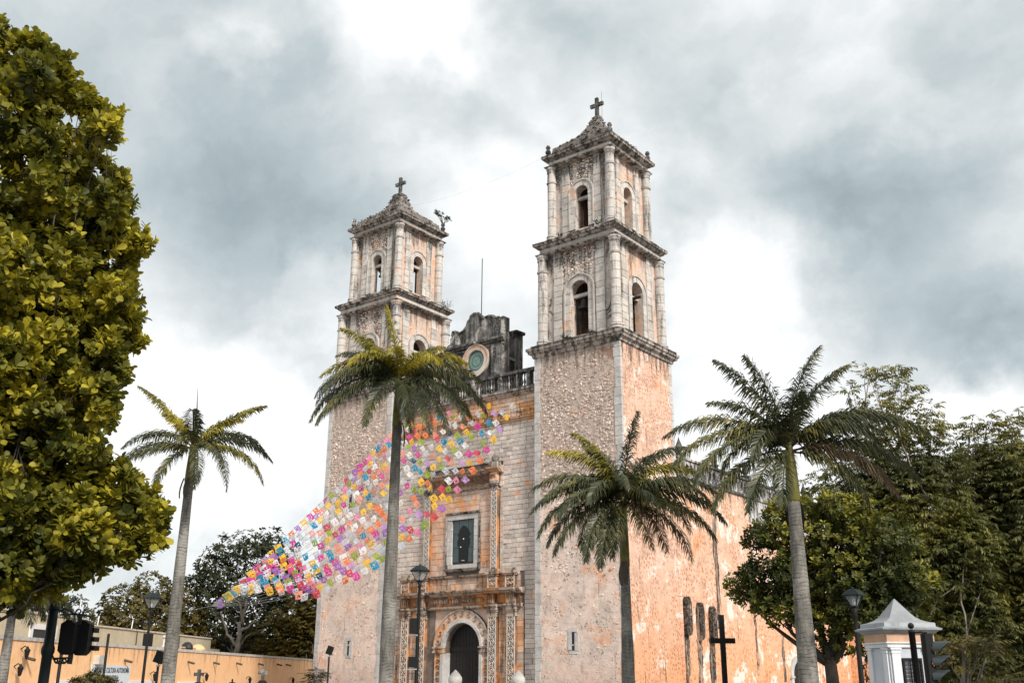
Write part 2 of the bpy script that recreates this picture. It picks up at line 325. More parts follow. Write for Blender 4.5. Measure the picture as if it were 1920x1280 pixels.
# ------------------------------------------------------------------ mesh helpers
class MB:
    def __init__(s): s.v = []; s.f = []
    def add(s, vs, fs):
        o = len(s.v); s.v += [tuple(x) for x in vs]; s.f += [tuple(i+o for i in f) for f in fs]
    def box(s, x0, x1, y0, y1, z0, z1, j=0):
        vs = [(x, y, z) for z in (z0, z1) for y in (y0, y1) for x in (x0, x1)]
        if j: vs = [(x+R.uniform(-j, j), y+R.uniform(-j, j), z+R.uniform(-j, j)) for x, y, z in vs]
        s.add(vs, [(0,2,3,1),(4,5,7,6),(0,1,5,4),(2,6,7,3),(0,4,6,2),(1,3,7,5)])
    def obox(s, O, U, W, N, u0, u1, z0, z1, n0, n1, j=0):
        """box in a frame: origin O, axes U (along), W (up), N (out)"""
        vs = [O+U*(u+R.uniform(-j, j) if j else u)+W*(z+R.uniform(-j, j) if j else z)+N*n for z in (z0, z1) for n in (n0, n1) for u in (u0, u1)]
        s.add(vs, [(0,2,3,1),(4,5,7,6),(0,1,5,4),(2,6,7,3),(0,4,6,2),(1,3,7,5)])
    def lathe(s, cx, cy, prof, n=16, cap=True):
        vs = []; fs = []
        for (r, z) in prof:
            for k in range(n):
                a = 2*math.pi*k/n; vs.append((cx+r*math.cos(a), cy+r*math.sin(a), z))
        for i in range(len(prof)-1):
            for k in range(n):
                k2 = (k+1) % n; fs.append((i*n+k, i*n+k2, (i+1)*n+k2, (i+1)*n+k))
        if cap: fs.append(tuple(range(n-1, -1, -1))); fs.append(tuple((len(prof)-1)*n+k for k in range(n)))
        s.add(vs, fs)
    def sq(s, x0, x1, y0, y1, prof, cap=True):
        """square loft: prof = [(z, outset)]"""
        vs = []; fs = []
        for z, o in prof: vs += [(x0-o, y0-o, z), (x1+o, y0-o, z), (x1+o, y1+o, z), (x0-o, y1+o, z)]
        for i in range(len(prof)-1):
            for k in range(4):
                k2 = (k+1) % 4; fs.append((i*4+k, i*4+k2, (i+1)*4+k2, (i+1)*4+k))
        if cap: fs.append((3,2,1,0)); m_ = (len(prof)-1)*4; fs.append((m_, m_+1, m_+2, m_+3))
        s.add(vs, fs)
    def tube(s, pts, r, n=6, cap=True):
        pts = [V(p) for p in pts]; N = len(pts)
        rs = r if isinstance(r, (list, tuple)) else [r]*N
        vs = []; fs = []; prev = None
        for i, p in enumerate(pts):
            d = (pts[min(i+1, N-1)]-pts[max(i-1, 0)])
            if d.length < 1e-9: d = V((0, 0, 1))
            d.normalize()
            a = prev if prev is not None else (V((1, 0, 0)) if abs(d.z) > .9 else V((0, 0, 1)))
            x = (a - d*a.dot(d)); x = x.normalized() if x.length > 1e-6 else V((0,1,0)); y = d.cross(x); prev = x
            for k in range(n):
                t = 2*math.pi*k/n; vs.append(p+(x*math.cos(t)+y*math.sin(t))*rs[i])
        for i in range(N-1):
            for k in range(n):
                k2 = (k+1) % n; fs.append((i*n+k, i*n+k2, (i+1)*n+k2, (i+1)*n+k))
        if cap: fs.append(tuple(range(n-1, -1, -1))); fs.append(tuple((N-1)*n+k for k in range(n)))
        s.add(vs, fs)
    def poly(s, O, U, W, N, pts, n0, n1):
        """extruded 2-D polygon"""
        m_ = len(pts); vs = [O+U*a+W*b+N*n0 for a, b in pts]+[O+U*a+W*b+N*n1 for a, b in pts]
        fs = [tuple(range(m_-1, -1, -1)), tuple(range(m_, 2*m_))]+[(i, (i+1) % m_, m_+(i+1) % m_, m_+i) for i in range(m_)]
        s.add(vs, fs)
    def sphere(s, c, r, n=10, m_=6, sz=1):
        s.lathe(c[0], c[1], [(max(r*math.sin(math.pi*i/m_), .001), c[2]-r*sz*math.cos(math.pi*i/m_)) for i in range(m_+1)], n)
    def build(s, name, mat, parent=None, smooth=False, kind=None):
        o = V(root_loc(parent)) if parent else V((0, 0, 0))
        me = bpy.data.meshes.new(name)
        me.from_pydata([(x-o.x, y-o.y, z-o.z) for x, y, z in s.v], [], s.f)
        if smooth: me.polygons.foreach_set('use_smooth', [True]*len(me.polygons))
        me.materials.append(mat if not isinstance(mat, str) else M[mat]); me.update()
        ob = bpy.data.objects.new(name, me); COL.objects.link(ob)
        if parent: ob.parent = parent
        if kind: ob['kind'] = kind
        return ob
def root_loc(o):
    while o.parent: o = o.parent
    return o.location
def thing(name, label, cat, loc=(0,0,0), group=None):
    o = bpy.data.objects.new(name, None); COL.objects.link(o); o.location = loc; o.empty_display_size = .3
    o['label'] = label; o['category'] = cat
    if group: o['group'] = group
    return o
def tag(o, label=None, cat=None, group=None, kind=None):
    for k, v in (('label', label), ('category', cat), ('group', group), ('kind', kind)):
        if v: o[k] = v
    return o
def single(mb, name, mat, label, cat, group=None, smooth=False):
    """a thing that is one mesh; origin moved to its base"""
    vs = [V(v) for v in mb.v]; lo = min(v.z for v in vs)
    c = sum(vs, V((0,0,0)))/len(vs); c.z = lo
    mb.v = [tuple(v-c) for v in vs]
    o = mb.build(name, mat, None, smooth); o.location = c
    return tag(o, label, cat, group)

def arch_pts(cx, w, zs, n=10, rx=None):
    """arch curve from left spring to right spring"""
    r = w/2
    return [(cx-r*math.cos(math.pi*i/n), zs+(rx or r)*math.sin(math.pi*i/n)) for i in range(n+1)]
def arch_wall(mb, O, U, N, W, z0, z1, ops, th):
    """wall slab with arched openings: ops = [(cx, w, zb, zs)] (in order of u)"""
    Z = UP
    def q(a, b, c, d): mb.add([a, b, c, d], [(0, 1, 2, 3)])
    P = lambda u, z, n: O+U*u+Z*z+N*n
    us = 0.0
    for (cx, w_, zb, zs) in ops:
        l, r = cx-w_/2, cx+w_/2; ap = arch_pts(cx, w_, zs)
        for n in (0, -th):
            q(P(us, z0, n), P(l, z0, n), P(l, z1, n), P(us, z1, n))
            if zb > z0: q(P(l, z0, n), P(r, z0, n), P(r, zb, n), P(l, zb, n))
            for i in range(len(ap)-1):
                (a, b), (c, d) = ap[i], ap[i+1]
                q(P(a, b, n), P(c, d, n), P(c, z1, n), P(a, z1, n))
        path = [(l, zb)]+ap+[(r, zb)]
        for i in range(len(path)-1):
            (a, b), (c, d) = path[i], path[i+1]; q(P(a, b, 0), P(c, d, 0), P(c, d, -th), P(a, b, -th))
        if zb > z0: q(P(l, zb, 0), P(r, zb, 0), P(r, zb, -th), P(l, zb, -th))
        us = r
    for n in (0, -th): q(P(us, z0, n), P(W, z0, n), P(W, z1, n), P(us, z1, n))
    q(P(0, z1, 0), P(W, z1, 0), P(W, z1, -th), P(0, z1, -th))
def arch_band(mb, O, U, N, cx, w, zb, zs, bw, n0, n1, n=12, base=True):
    """proud band around an arch, as one strip of voussoirs"""
    inn = [(cx-w/2, zb)]*(1 if base else 0)+arch_pts(cx, w, zs, n)+[(cx+w/2, zb)]*(1 if base else 0)
    out = [(cx-w/2-bw, zb)]*(1 if base else 0)+arch_pts(cx, w+2*bw, zs, n)+[(cx+w/2+bw, zb)]*(1 if base else 0)
    for i in range(len(inn)-1):
        mb.poly(O, U, UP, N, [inn[i], inn[i+1], out[i+1], out[i]], n0, n1)

X = V((1, 0, 0)); Y = V((0, 1, 0))
# ================================================================== THE GROUND
mb = MB(); mb.add([(-1500,-1500,0),(1500,-1500,0),(1500,1500,0),(-1500,1500,0)], [(0,1,2,3)])
tag(mb.build('ground', 'ground'), kind='structure')
c0 = at(960, 1272, 10)
mb = MB(); P0 = CAM+HF*7+HR*-200; 
vs = [CAM+HF*a+HR*b for a, b in ((6,-200),(6,200),(17,200),(17,-200))]
mb.add([(v.x, v.y, .004) for v in vs], [(0,1,2,3)])
tag(mb.build('road', 'asphalt'), kind='structure')

# ================================================================== THE CHURCH
church = thing('church', 'weathered peach and grey colonial stone church with two square bell towers', 'church', (-14, 0, 0))
H1 = 22.95
XL, XR = -28.1, -20.93       # left tower
def blocks_row(u0, u1, wmin, wmax):
    out = []; u = u0
    while u < u1-.12:
        w_ = min(R.uniform(wmin, wmax), u1-u)
        if u1-(u+w_) < wmin*.5: w_ = u1-u
        out.append((u, u+w_)); u += w_
    return out

def column(x, y, z0, z1, r, parent, collar):
    p = MB(); pr = [(r*1.28, z0), (r*1.28, z0+.12), (r*1.15, z0+.16), (r*1.30, z0+.24), (r*1.22, z0+.33), (r*1.02, z0+.38)]
    z = z0+.38; nd = max(3, int((collar-z)/.62)); h = (collar-z)/nd
    for i in range(nd):
        a = z+i*h; rr = r*(1-.03*i/nd)*R.uniform(.985, 1.012)
        pr += [(rr*.90, a+.008), (rr, a+.016), (rr*.995, a+h-.016), (rr*.90, a+h-.008)]
    pr += [(r*1.0, collar), (r*1.17, collar+.05), (r*1.20, collar+.12), (r*1.02, collar+.18), (r*.97, z1-.42), (r*1.1, z1-.38), (r*1.1, z1-.30), (r*1.0, z1-.27), (r*1.02, z1-.2), (r*1.22, z1-.10), (r*1.25, z1)]
    q_ = MB(); q_.lathe(x, y, [(r*.945, z0+.4), (r*.92, collar-.02)], 16); q_.build('joint_core', 'mortar', parent); p.lathe(x, y, pr, 22); return p.build('column', 'column', parent)  # dark mortar core deepens the shade in the drum joints

def finial(x, y, z, parent, h=1.05):
    p = MB(); p.sq(x-.16, x+.16, y-.16, y+.16, [(z, .03), (z+.10, .03), (z+.13, 0), (z+.2, -.02)])
    p.lathe(x, y, [(.10, z+.2), (.20, z+.34*h), (.22, z+.46*h), (.12, z+.62*h), (.09, z+.68*h), (.17, z+.72*h), (.18, z+.84*h), (.12, z+.95*h), (.03, z+1.0*h)], 10)
    return p.build('finial', 'black_stone', parent, True)

def rubble_bump(mb, O, U, N, u, z, w_, h_, dp):
    k = R.choice((6, 7, 8)); a0 = R.uniform(0, 6.28); o = len(mb.v); ring = []
    for i in range(k):
        a = a0+2*math.pi*i/k; s = R.uniform(.82, 1.12); ring.append((u+math.cos(a)*w_/2*s, z+math.sin(a)*h_/2*s))
    vs = [O+U*a+UP*b+N*-.01 for a, b in ring]+[O+U*(u+(a-u)*.72)+UP*(z+(b-z)*.72)+N*dp*R.uniform(.75, 1.1) for a, b in ring]+[O+U*u+UP*z+N*dp*1.12]
    fs = []
    for i in range(k):
        j = (i+1) % k; fs += [(i, j, k+j, k+i), (k+i, k+j, 2*k)]
    mb.add(vs, fs)

def rubble_field(O, U, N, rects, keep, parent, n_parts=300):
    """courses of irregular stones; keep(u,z) -> probability"""
    st = []
    for (u0, u1, z0, z1) in rects:
        z = z0
        while z < z1:
            h_ = R.uniform(.11, .20); u = u0+R.uniform(0, .25)
            while u < u1:
                w_ = R.choice((.10,.12,.15,.18,.22,.26,.34))*R.uniform(.9, 1.1)
                if u+w_ > u1: break
                if R.random() < keep(u, z): st.append((u+w_/2, z+h_/2+R.uniform(-.09, .09), w_*R.uniform(.75, .95), min(h_, w_*1.2)*R.uniform(.75, 1.25)))
                u += w_*R.uniform(.98, 1.1)
            z += h_*.98
    st.sort(key=lambda a: -a[2]*a[3])
    for q_ in st[:n_parts]:
        m_ = MB(); rubble_bump(m_, O, U, N, *q_, R.uniform(.02, .055)); m_.build('rubble_stone', 'rubble', parent)
    m_ = MB()
    for q_ in st[n_parts:]: rubble_bump(m_, O, U, N, *q_, R.uniform(.015, .045))
    if m_.v: m_.build('small_rubble', 'rubble', parent, kind='stuff')

def bell_tower(x0, x1, left):
    D = 6.85
    m_ = MB()
    W = x1-x0
    # shaft: front face thick rubble wall, sides plaster
    m_.box(x0, x1, .30, D, 0, 22.9)
    tower = m_.build('bell_tower', 'tower_side', church)
    m_ = MB(); m_.box(x0, x1-.012, 0, .30, 0, 22.9); m_.build('front_wall', 'tower_front', tower)
    if True:   # side skin of the front wall, flush colour
        m_ = MB(); m_.box(x1-.012, x1, 0, .30, 0, 22.9); m_.build('side_return', 'tower_side', tower)
    # mortar bed where plaster has fallen
    def fallen(u, z):
        b = 1 if z > 12.2 else 0
        e_ = .5+.5*math.sin(u*1.7+z*.6+(2 if left else 0)) 
        k = min(1, max(0, (z-6.5)/9.0)); k *= 1-max(0, (z-19.6)/3.0)*.85
        q_ = .5+.5*math.sin(u*3.1+1.3*math.sin(z*1.1))*math.sin(z*1.9+u*.7)
        return max(.04, min(.97, k*(.12+.38*e_+.85*q_*q_)))
    O = V((x0, 0, 0))
    rubble_field(O, X, V((0,-1,0)), [(.5, W-.55, 3.0, 22.5)], fallen, tower, 300)
    # quoins
    for (cx, sgn, wrap) in ((x0, 1, False), (x1, -1, True)):
        z = 0
        while z < 22.85:
            h = min(R.uniform(.55, .85), 22.9-z); wd = R.choice((.40, .46, .52)); wd2 = R.choice((.12, .16, .22))
            q = MB()
            if sgn > 0: q.box(cx-.02, cx+wd, -.028, .14, z+.012, z+h-.012, .006)
            else: q.box(cx-wd, cx+.03, -.03, wd2, z+.012, z+h-.012, .006)
            q.build('quoin_block', 'quoin', tower); z += h
    z = 0
    while z < 22.85:
        h = min(R.uniform(.5, .8), 22.9-z); q = MB(); q.box(x1-.2, x1+.03, D-R.choice((.28,.36,.42)), D+.02, z+.012, z+h-.012, .006); q.build('quoin_block', 'quoin' if z > 13.5 else 'tower_side', tower); z += h
    # slit window
    sx = x0+W/2+(-.55 if not left else .6)
    def slit(sx, z0, z1, wd=.11):
        f = MB()
        for (a, b, c, d) in ((sx-wd-.28, sx-wd, z0-.1, z1+.12), (sx+wd, sx+wd+.30, z0-.16, z1+.05), (sx-wd-.3, sx+wd+.2, z1+.12, z1+.36), (sx-wd-.18, sx+wd+.24, z0-.36, z0-.16)):
            f.box(a, b, -.035, .05, c, d, .015)
        f = f.build('slit_frame', 'quoin', tower)
        g_ = MB(); g_.box(sx-wd, sx+wd, -.012, .05, z0-.16, z1+.12); g_.build('slit_opening', 'window_dark', tower)
    if left: slit(-24.35, 3.35, 4.1); slit(-25.0, 14.3, 15.2, .16)
    else: slit(-4.05, 3.45, 4.3)
    # cornices
    m_ = MB(); m_.sq(x0, x1, 0, D, [(22.85,.0),(22.93,.12),(23.12,.16),(23.2,.34),(23.34,.38),(23.40,.46),(23.58,.48),(23.62,.40),(23.72,.2),(23.85,-.35)])
    m_.build('cornice', 'cornice', tower)
    # broken slabs along the cornice edge
    for k in range(18):
        for ax in (0, 1):
            u = (k+.5)/18; L_ = (W if ax == 0 else D); q = MB(); wd = L_/18*.47
            if ax == 0: q.box(x0+u*L_-wd, x0+u*L_+wd, -.50-R.uniform(0,.03), -.1, 23.58, 23.66+R.uniform(0,.03), .01)
            else: q.box(x1+.1, x1+.50+R.uniform(0,.03), u*L_-wd, u*L_+wd, 23.58, 23.66+R.uniform(0,.03), .01)
            q.build('cornice_slab', 'cornice_dark', tower)
    cx, cy = (x0+x1)/2, D/2
    for lvl in (0, 1):
        zb, zt = ((23.8, 30.7), (31.9, 37.95))[lvl]
        wi, ci, cr_ = ((.60, .42, .36), (1.10, .93, .33))[lvl]
        aw, ab, asp = ((1.5, 24.15, 27.45), (1.16, 32.45, 35.25))[lvl]
        # four walls
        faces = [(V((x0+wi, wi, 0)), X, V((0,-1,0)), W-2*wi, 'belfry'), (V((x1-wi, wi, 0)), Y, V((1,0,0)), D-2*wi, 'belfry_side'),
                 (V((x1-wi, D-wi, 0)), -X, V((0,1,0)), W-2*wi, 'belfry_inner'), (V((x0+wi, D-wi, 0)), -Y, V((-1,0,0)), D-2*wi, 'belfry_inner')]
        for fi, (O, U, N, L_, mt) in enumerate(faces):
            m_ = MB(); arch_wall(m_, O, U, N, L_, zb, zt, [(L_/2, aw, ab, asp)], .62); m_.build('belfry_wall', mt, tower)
            if fi > 1: continue
            # surround of dressed stone: jamb stones and voussoirs
            for s in (-1, 1):
                z = ab-.0
                while z < asp-.05:
                    h = min(R.uniform(.45, .75), asp-z); q = MB()
                    a = L_/2+s*(aw/2); b = a+s*.48
                    q.obox(O, U, UP, N, min(a, b), max(a, b), z+.014, z+h-.014, -.1, .10, .008)
                    q.build('jamb_stone', 'ashlar_belfry', tower); z += h
            nv = 9; ai = arch_pts(L_/2, aw, asp, nv*2); ao = arch_pts(L_/2, aw+.84, asp, nv*2)
            for i in range(nv):
                q = MB(); a = i*2; q.poly(O, U, UP, N, [ai[a], ai[a+1], ai[a+2], ao[a+2], ao[a+1], ao[a]], -.1, .10); q.build('arch_stone', 'ashlar_belfry', tower)
            q = MB(); arch_band(q, O, U, N, L_/2, aw+.84, ab, asp, .10, -.05, .17, 14); q.build('arch_moulding', 'ashlar_belfry', tower)
            q = MB()
            for s in (-1, 1):
                a = L_/2+s*(aw/2+.01); b = L_/2+s*(aw/2+.47); q.obox(O, U, UP, N, min(a, b), max(a, b), ab, asp, -.05, .06)
            q.build('joint_bed', 'mortar', tower)  # dark mortar backing, painted shade for the gaps between jamb stones
            q = MB(); arch_band(q, O, U, N, L_/2, aw+.01, ab, asp, .41, -.05, .06, 14, False); q.build('joint_bed', 'mortar', tower)
            # pilasters of stacked blocks
            pw = .72 if lvl == 0 else .6
            for s in (-1, 1):
                a = L_/2+s*(L_/2-.42-cr_*.9); b = a-s*pw
                q = MB(); q.obox(O, U, UP, N, min(a, b)+.03, max(a, b)-.03, zb+.05, zt-.05, -.05, .075); q.build('joint_bed', 'mortar', tower)  # dark mortar backing adds shade between the pilaster blocks
                z = zb+.05
                while z < zt-.1:
                    h = min(R.uniform(.42, .72), zt-z); q = MB()
                    q.obox(O, U, UP, N, min(a, b)+R.uniform(-.03,.03), max(a, b)+R.uniform(-.03,.03), z+.014, z+h-.014, -.05, .12+R.uniform(-.012,.012), .012)
                    q.build('pilaster_block', 'ashlar_belfry', tower); z += h
            if fi == 0 or (fi == 1 and False):   # bare rubble beside the arch heads
                rubble_field(O, U, N, [(1.3, L_-1.3, asp+.1, zt-.1)], lambda u, z: 0 if math.hypot(u-L_/2, z-asp) < aw/2+.62 else (.85 if (u < L_*.75 and z > asp+.6) else .5), tower, 22)
        # floor and ceiling
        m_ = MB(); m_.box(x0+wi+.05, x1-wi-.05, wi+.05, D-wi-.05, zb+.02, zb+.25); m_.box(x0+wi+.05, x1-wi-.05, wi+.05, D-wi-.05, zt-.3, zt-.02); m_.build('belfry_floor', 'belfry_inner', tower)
        # beams across the arches
        for (O, U, N, L_, mt) in faces[:2]:
            m_ = MB(); m_.obox(O, U, UP, N, L_/2-aw/2-.1, L_/2+aw/2+.1, asp-.35, asp-.12, -.5, -.3); m_.build('beam', 'ashlar_belfry', tower)
        for px_, py_ in ((x0+ci, ci), (x1-ci, ci), (x1-ci, D-ci), (x0+ci, D-ci)):
            column(px_, py_, zb+.05+(.1 if lvl else .05), zt-.02, cr_, tower, zt-1.35)
        # entablature
        m_ = MB()
        if lvl == 0:
            m_.sq(x0, x1, 0, D, [(30.68,-.22),(30.72,-.05),(30.80,.0),(30.86,-.10),(30.90,-.26)]); m_.build('architrave', 'cornice', tower)
            m_ = MB(); m_.sq(x0, x1, 0, D, [(30.86,-.26),(31.22,-.26)]); m_.build('frieze', 'ashlar_belfry', tower)
            m_ = MB(); m_.sq(x0, x1, 0, D, [(31.22,-.24),(31.3,-.10),(31.42,-.04),(31.46,.10),(31.58,.12),(31.62,.03),(31.72,-.3),(31.95,-.7)]); m_.build('cornice', 'cornice', tower)
            eo, ez = .12, 31.58
        else:
            m_.sq(x0, x1, 0, D, [(37.93,-.72),(37.97,-.54),(38.05,-.50),(38.12,-.62),(38.15,-.78)]); m_.build('architrave', 'cornice', tower)
            m_ = MB(); m_.sq(x0, x1, 0, D, [(38.1,-.78),(38.46,-.78)]); m_.build('frieze', 'ashlar_belfry', tower)
            m_ = MB(); m_.sq(x0, x1, 0, D, [(38.46,-.76),(38.54,-.6),(38.64,-.52),(38.68,-.38),(38.82,-.35),(38.86,-.45),(38.92,-.8),(38.98,-1.0)]); m_.build('cornice', 'cornice', tower)
            eo, ez = -.35, 38.82
        nsl = 14 if lvl == 0 else 12
        for k in range(nsl):
            for ax in (0, 1):
                if R.random() < .12: continue
                L_ = (W if ax == 0 else D)+2*eo; u = -eo+(k+.5)/nsl*L_; q = MB(); wd = L_/nsl*.47
                ov = R.uniform(-.02, .05)
                if ax == 0: q.box(x0+u-wd, x0+u+wd, -eo-ov, -eo+.3, ez, ez+R.uniform(.05,.09), .012)
                else: q.box(x1+eo-.3, x1+eo+ov, u-wd, u+wd, ez, ez+R.uniform(.05,.09), .012)
                q.build('cornice_slab', 'cornice_dark', tower)
    # spire
    m_ = MB(); b = 1.0
    if left: pr = [(38.95,-.9),(39.65,-1.0),(39.7,-1.35),(40.05,-1.4),(40.1,-1.9),(40.5,-2.2),(40.9,-2.55),(41.4,-2.80),(41.9,-2.97),(42.25,-3.08),(42.45,-3.2)]
    else: pr = [(38.95,-.9),(39.7,-1.0),(39.75,-1.4),(40.15,-1.5),(40.2,-1.85),(40.6,-2.1),(41.1,-2.5),(41.9,-2.95),(42.4,-3.18),(42.6,-3.24)]
    pr2 = [(z-.0, o) for z, o in pr]
    m_.sq(x0, x1, 0, D, pr2); sp_ = m_.build('spire', 'spire', tower)
    # loose stones on the spire courses
    st = MB(); hw = W/2-b
    for i in range(len(pr)-1):
        za, oa = pr[i]; zb_, ob = pr[i+1]; n = 16 if i < 5 else 9
        for side in range(4):
            for k in range(n):
                t = R.random(); z = za+(zb_-za)*t; ext = W/2+oa+(ob-oa)*t; u = R.uniform(-ext*.93, ext*.93); s = R.uniform(.05, .11)
                if side == 0: p_ = (cx+u, cy-ext, z)
                elif side == 1: p_ = (cx+ext, cy+u, z)
                elif side == 2: p_ = (cx-ext, cy+u, z)
                else: p_ = (cx+u, cy+ext, z)
                st.box(p_[0]-s, p_[0]+s, p_[1]-s*.7, p_[1]+s*.7, z-s*.4, z+s*.5, .04)
    st.build('spire_stones', 'spire', tower, kind='stuff')
    zt = pr[-1][0]
    cz = zt+1.75 if not left else zt+1.75
    m_ = MB(); m_.box(cx-.13, cx+.13, cy-.11, cy+.11, zt-.1, cz, .01); m_.box(cx-.58, cx-.13, cy-.10, cy+.10, zt+1.0, zt+1.27, .01); m_.box(cx+.13, cx+.58, cy-.10, cy+.10, zt+1.0, zt+1.27, .01)
    m_.build('cross', 'black_stone', tower)
    if not left: m_ = MB(); m_.tube([(cx+.45, cy, zt-.3), (cx+.45, cy, zt+2.15)], .012, 5); m_.build('lightning_rod', 'iron', tower)
    ins = .75
    for (fx, fy, ok) in ((x0+ins, ins, True), (x1-ins, ins, not left), (x1-ins, D-ins, True), (x0+ins, D-ins, True)):
        if ok: finial(fx, fy, 38.9, tower)
    return tower
tower_r = bell_tower(-7.0, 0.0, False)
tower_l = bell_tower(XL, XR, True)

# ---- facade between the towers
FY = .60
fw0, fw1 = XR, -7.0
cxF = -13.85
m_ = MB()
# core wall with the door and window holes
arch_wall(m_, V((fw0, FY+.02, 0)), X, V((0,-1,0)), fw1-fw0, 0, 21.15, [(cxF-fw0+.25, 3.30, 0, 3.55)], .9)
facade = m_.build('facade_wall', 'mortar', church)
DX = cxF+.25     # door centre
def in_portal(u0, u1, z0, z1):
    if z0 < 8.3 and u1 > -19.75 and u0 < -8.3: return True
    if 8.3 <= z0 < 15.9 and u1 > -17.7 and u0 < -10.2: return True
    return False
# ashlar courses outside the portal
rows = []; z = .0
while z < 18.75:
    h = R.uniform(.27, .36); rows.append((z, min(z+h, 18.8))); z += h
blk = []
for (a, b) in rows:
    if a < 8.3: segs = [(fw0, -19.75), (-8.3, fw1)]
    elif a < 15.9: segs = [(fw0, -17.7), (-10.2, fw1)]
    else: segs = [(fw0, fw1)]
    for s0, s1 in segs:
        for (u, v_) in blocks_row(s0, s1, .35, .85): blk.append((u, v_, a, b))
blk.sort(key=lambda q: -((q[1]-q[0])*(q[3]-q[2])*(2.2 if q[0] > -13 else 1)))
rest = MB(); rest_o = MB()
nbp = 0
for (u, v_, a, b) in blk:
    pr = .045+R.uniform(-.016, .016)+(R.random() < .06)*-.03
    orange_r = R.random() < .02; orange = (u > -9.6 and a < 8 and R.random() < .05) and False or (a < 4 and u < -19)
    if nbp < 300:
        q = MB(); q.box(u+.012, v_-.012, FY-pr, FY+.03, a+.012, b-.012, .006); q.build('ashlar_block', 'ashlar_orange' if orange else ('panel' if orange_r else 'ashlar'), facade); nbp += 1
    else: (rest_o if orange else rest).box(u+.012, v_-.012, FY-pr, FY+.03, a+.012, b-.012, .006)
rest.build('more_ashlar', 'ashlar', facade, kind='stuff')
if rest_o.v: rest_o.build('more_ashlar', 'ashlar_orange', facade, kind='stuff')
# upper string course, brick frieze, coping
def moulding(x0, x1, y, prof, name='moulding', mat='cornice', parent=facade):
    """prof = [(z, out)] running along x"""
    m_ = MB(); vs = []; n = len(prof)
    for x in (x0, x1):
        vs += [(x, y+.05, prof[0][0])]+[(x, y-o, z) for z, o in prof]+[(x, y+.05, prof[-1][0])]
    k = n+2; fs = [tuple(range(k)), tuple(range(2*k-1, k-1, -1))]+[(i, (i+1) % k, k+(i+1) % k, k+i) for i in range(k)]
    m_.add(vs, fs); return m_.build(name, mat, parent)
moulding(fw0, fw1, FY, [(18.78,.04),(18.86,.12),(18.98,.14),(19.02,.24),(19.12,.26),(19.18,.05)], mat='ashlar_orange')
z = 19.2
for i in range(5):
    h = .29
    for (u, v_) in blocks_row(fw0, fw1, .40, .75):
        q = MB(); q.box(u+.012, v_-.012, FY-.04-.015*i-R.uniform(0,.02), FY+.03, z+.012, z+h-.012, .006); q.build('frieze_block', 'ashlar_orange', facade)
    z += h
moulding(fw0, fw1, FY, [(20.64,.05),(20.72,.16),(20.80,.20),(20.84,.30),(20.92,.34)], mat='portal_mould')
moulding(fw0, fw1, FY, [(20.95,.34),(21.02,.40),(21.14,.42),(21.17,.2)], 'coping', 'cornice')
# balustrade
m_ = MB(); m_.box(fw0, fw1, FY-.10, FY+.42, 21.17, 21.34); m_.box(fw0, fw1, FY-.08, FY+.40, 22.38, 22.60, .0)
bal = m_.build('balustrade', 'black_stone', church)
for i, x in enumerate([fw0+.25+k*.235 for k in range(int((fw1-fw0-.3)/.235))]):
    if i % 11 == 10:
        q = MB(); q.box(x-.17, x+.17, FY-.06, FY+.38, 21.34, 22.38, .008); q.build('baluster_pier', 'black_stone', bal)
    else:
        q = MB(); rr = R.uniform(.92, 1.08)
        q.lathe(x, FY+.16, [(.075,21.34),(.075,21.42),(.045*rr,21.47),(.082*rr,21.62),(.085*rr,21.72),(.045*rr,21.95),(.04*rr,22.1),(.06*rr,22.2),(.075,22.28),(.075,22.38)], 8, False)
        q.build('baluster', 'black_stone' if R.random() < .75 else 'column', bal, True)
# clock gable
GY = 1.6; gc = -13.75
prof = [(-3.0,21.2),(2.62,21.2),(2.62,27.55),(2.2,27.5),(1.89,27.52),(1.6,27.72),(1.15,27.82),(.85,27.78),(.6,27.74),(.45,28.0),(.12,28.26),(-.3,28.33),(-.6,28.2),(-.70,27.92),(-.88,27.8),(-1.0,27.45),(-1.3,27.15),(-1.68,27.0),(-2.0,27.14),(-2.2,27.24),(-2.42,27.3),(-2.5,26.9),(-2.7,26.75),(-2.72,26.3),(-3.0,26.2)]
m_ = MB(); m_.poly(V((gc, GY, 0)), X, UP, V((0,-1,0)), prof, -.75, 0); gable = m_.build('clock_gable', 'black_stone', church)
def gm(x0, x1, prof_, mat='black_stone'): return moulding(x0, x1, GY, prof_, 'moulding', mat, gable)
gm(gc-3.1, gc+2.8, [(25.55,.02),(25.6,.16),(25.72,.2),(25.76,.34),(25.92,.36),(25.98,.05)])
gm(gc-3.0, gc+2.7, [(25.30,.02),(25.33,.12),(25.45,.12),(25.5,.02)])
for s0, s1 in ((-2.95,-1.85),(1.55,2.6)):
    q = MB(); q.box(gc+s0, gc+s1, GY-.16, GY+.02, 22.5, 25.3, .0); q.box(gc+s0+.1, gc+s1-.1, GY-.24, GY-.16, 22.75, 25.1); q.build('pilaster', 'black_stone', gable)
    q = MB(); q.lathe((2*gc+s0+s1)/2, GY-.12, [(.1,21.9),(.35,22.1),(.5,22.3),(.55,22.45),(.6,22.5)], 10); q.build('corbel', 'black_stone', gable, True)
# top roll of the gable
q = MB(); q.tube([(gc+a, GY-.0, b+.02) for a, b in prof[3:-3]], .11, 6); q.build('scroll_coping', 'black_stone', gable, True)
for (a, b) in ():
    q = MB(); q.lathe(gc+a, GY+.3, [(.25,b-.2),(.28,b+.15),(.15,b+.35),(.2,b+.5),(.05,b+.75)], 8); q.build('finial', 'black_stone', gable, True)
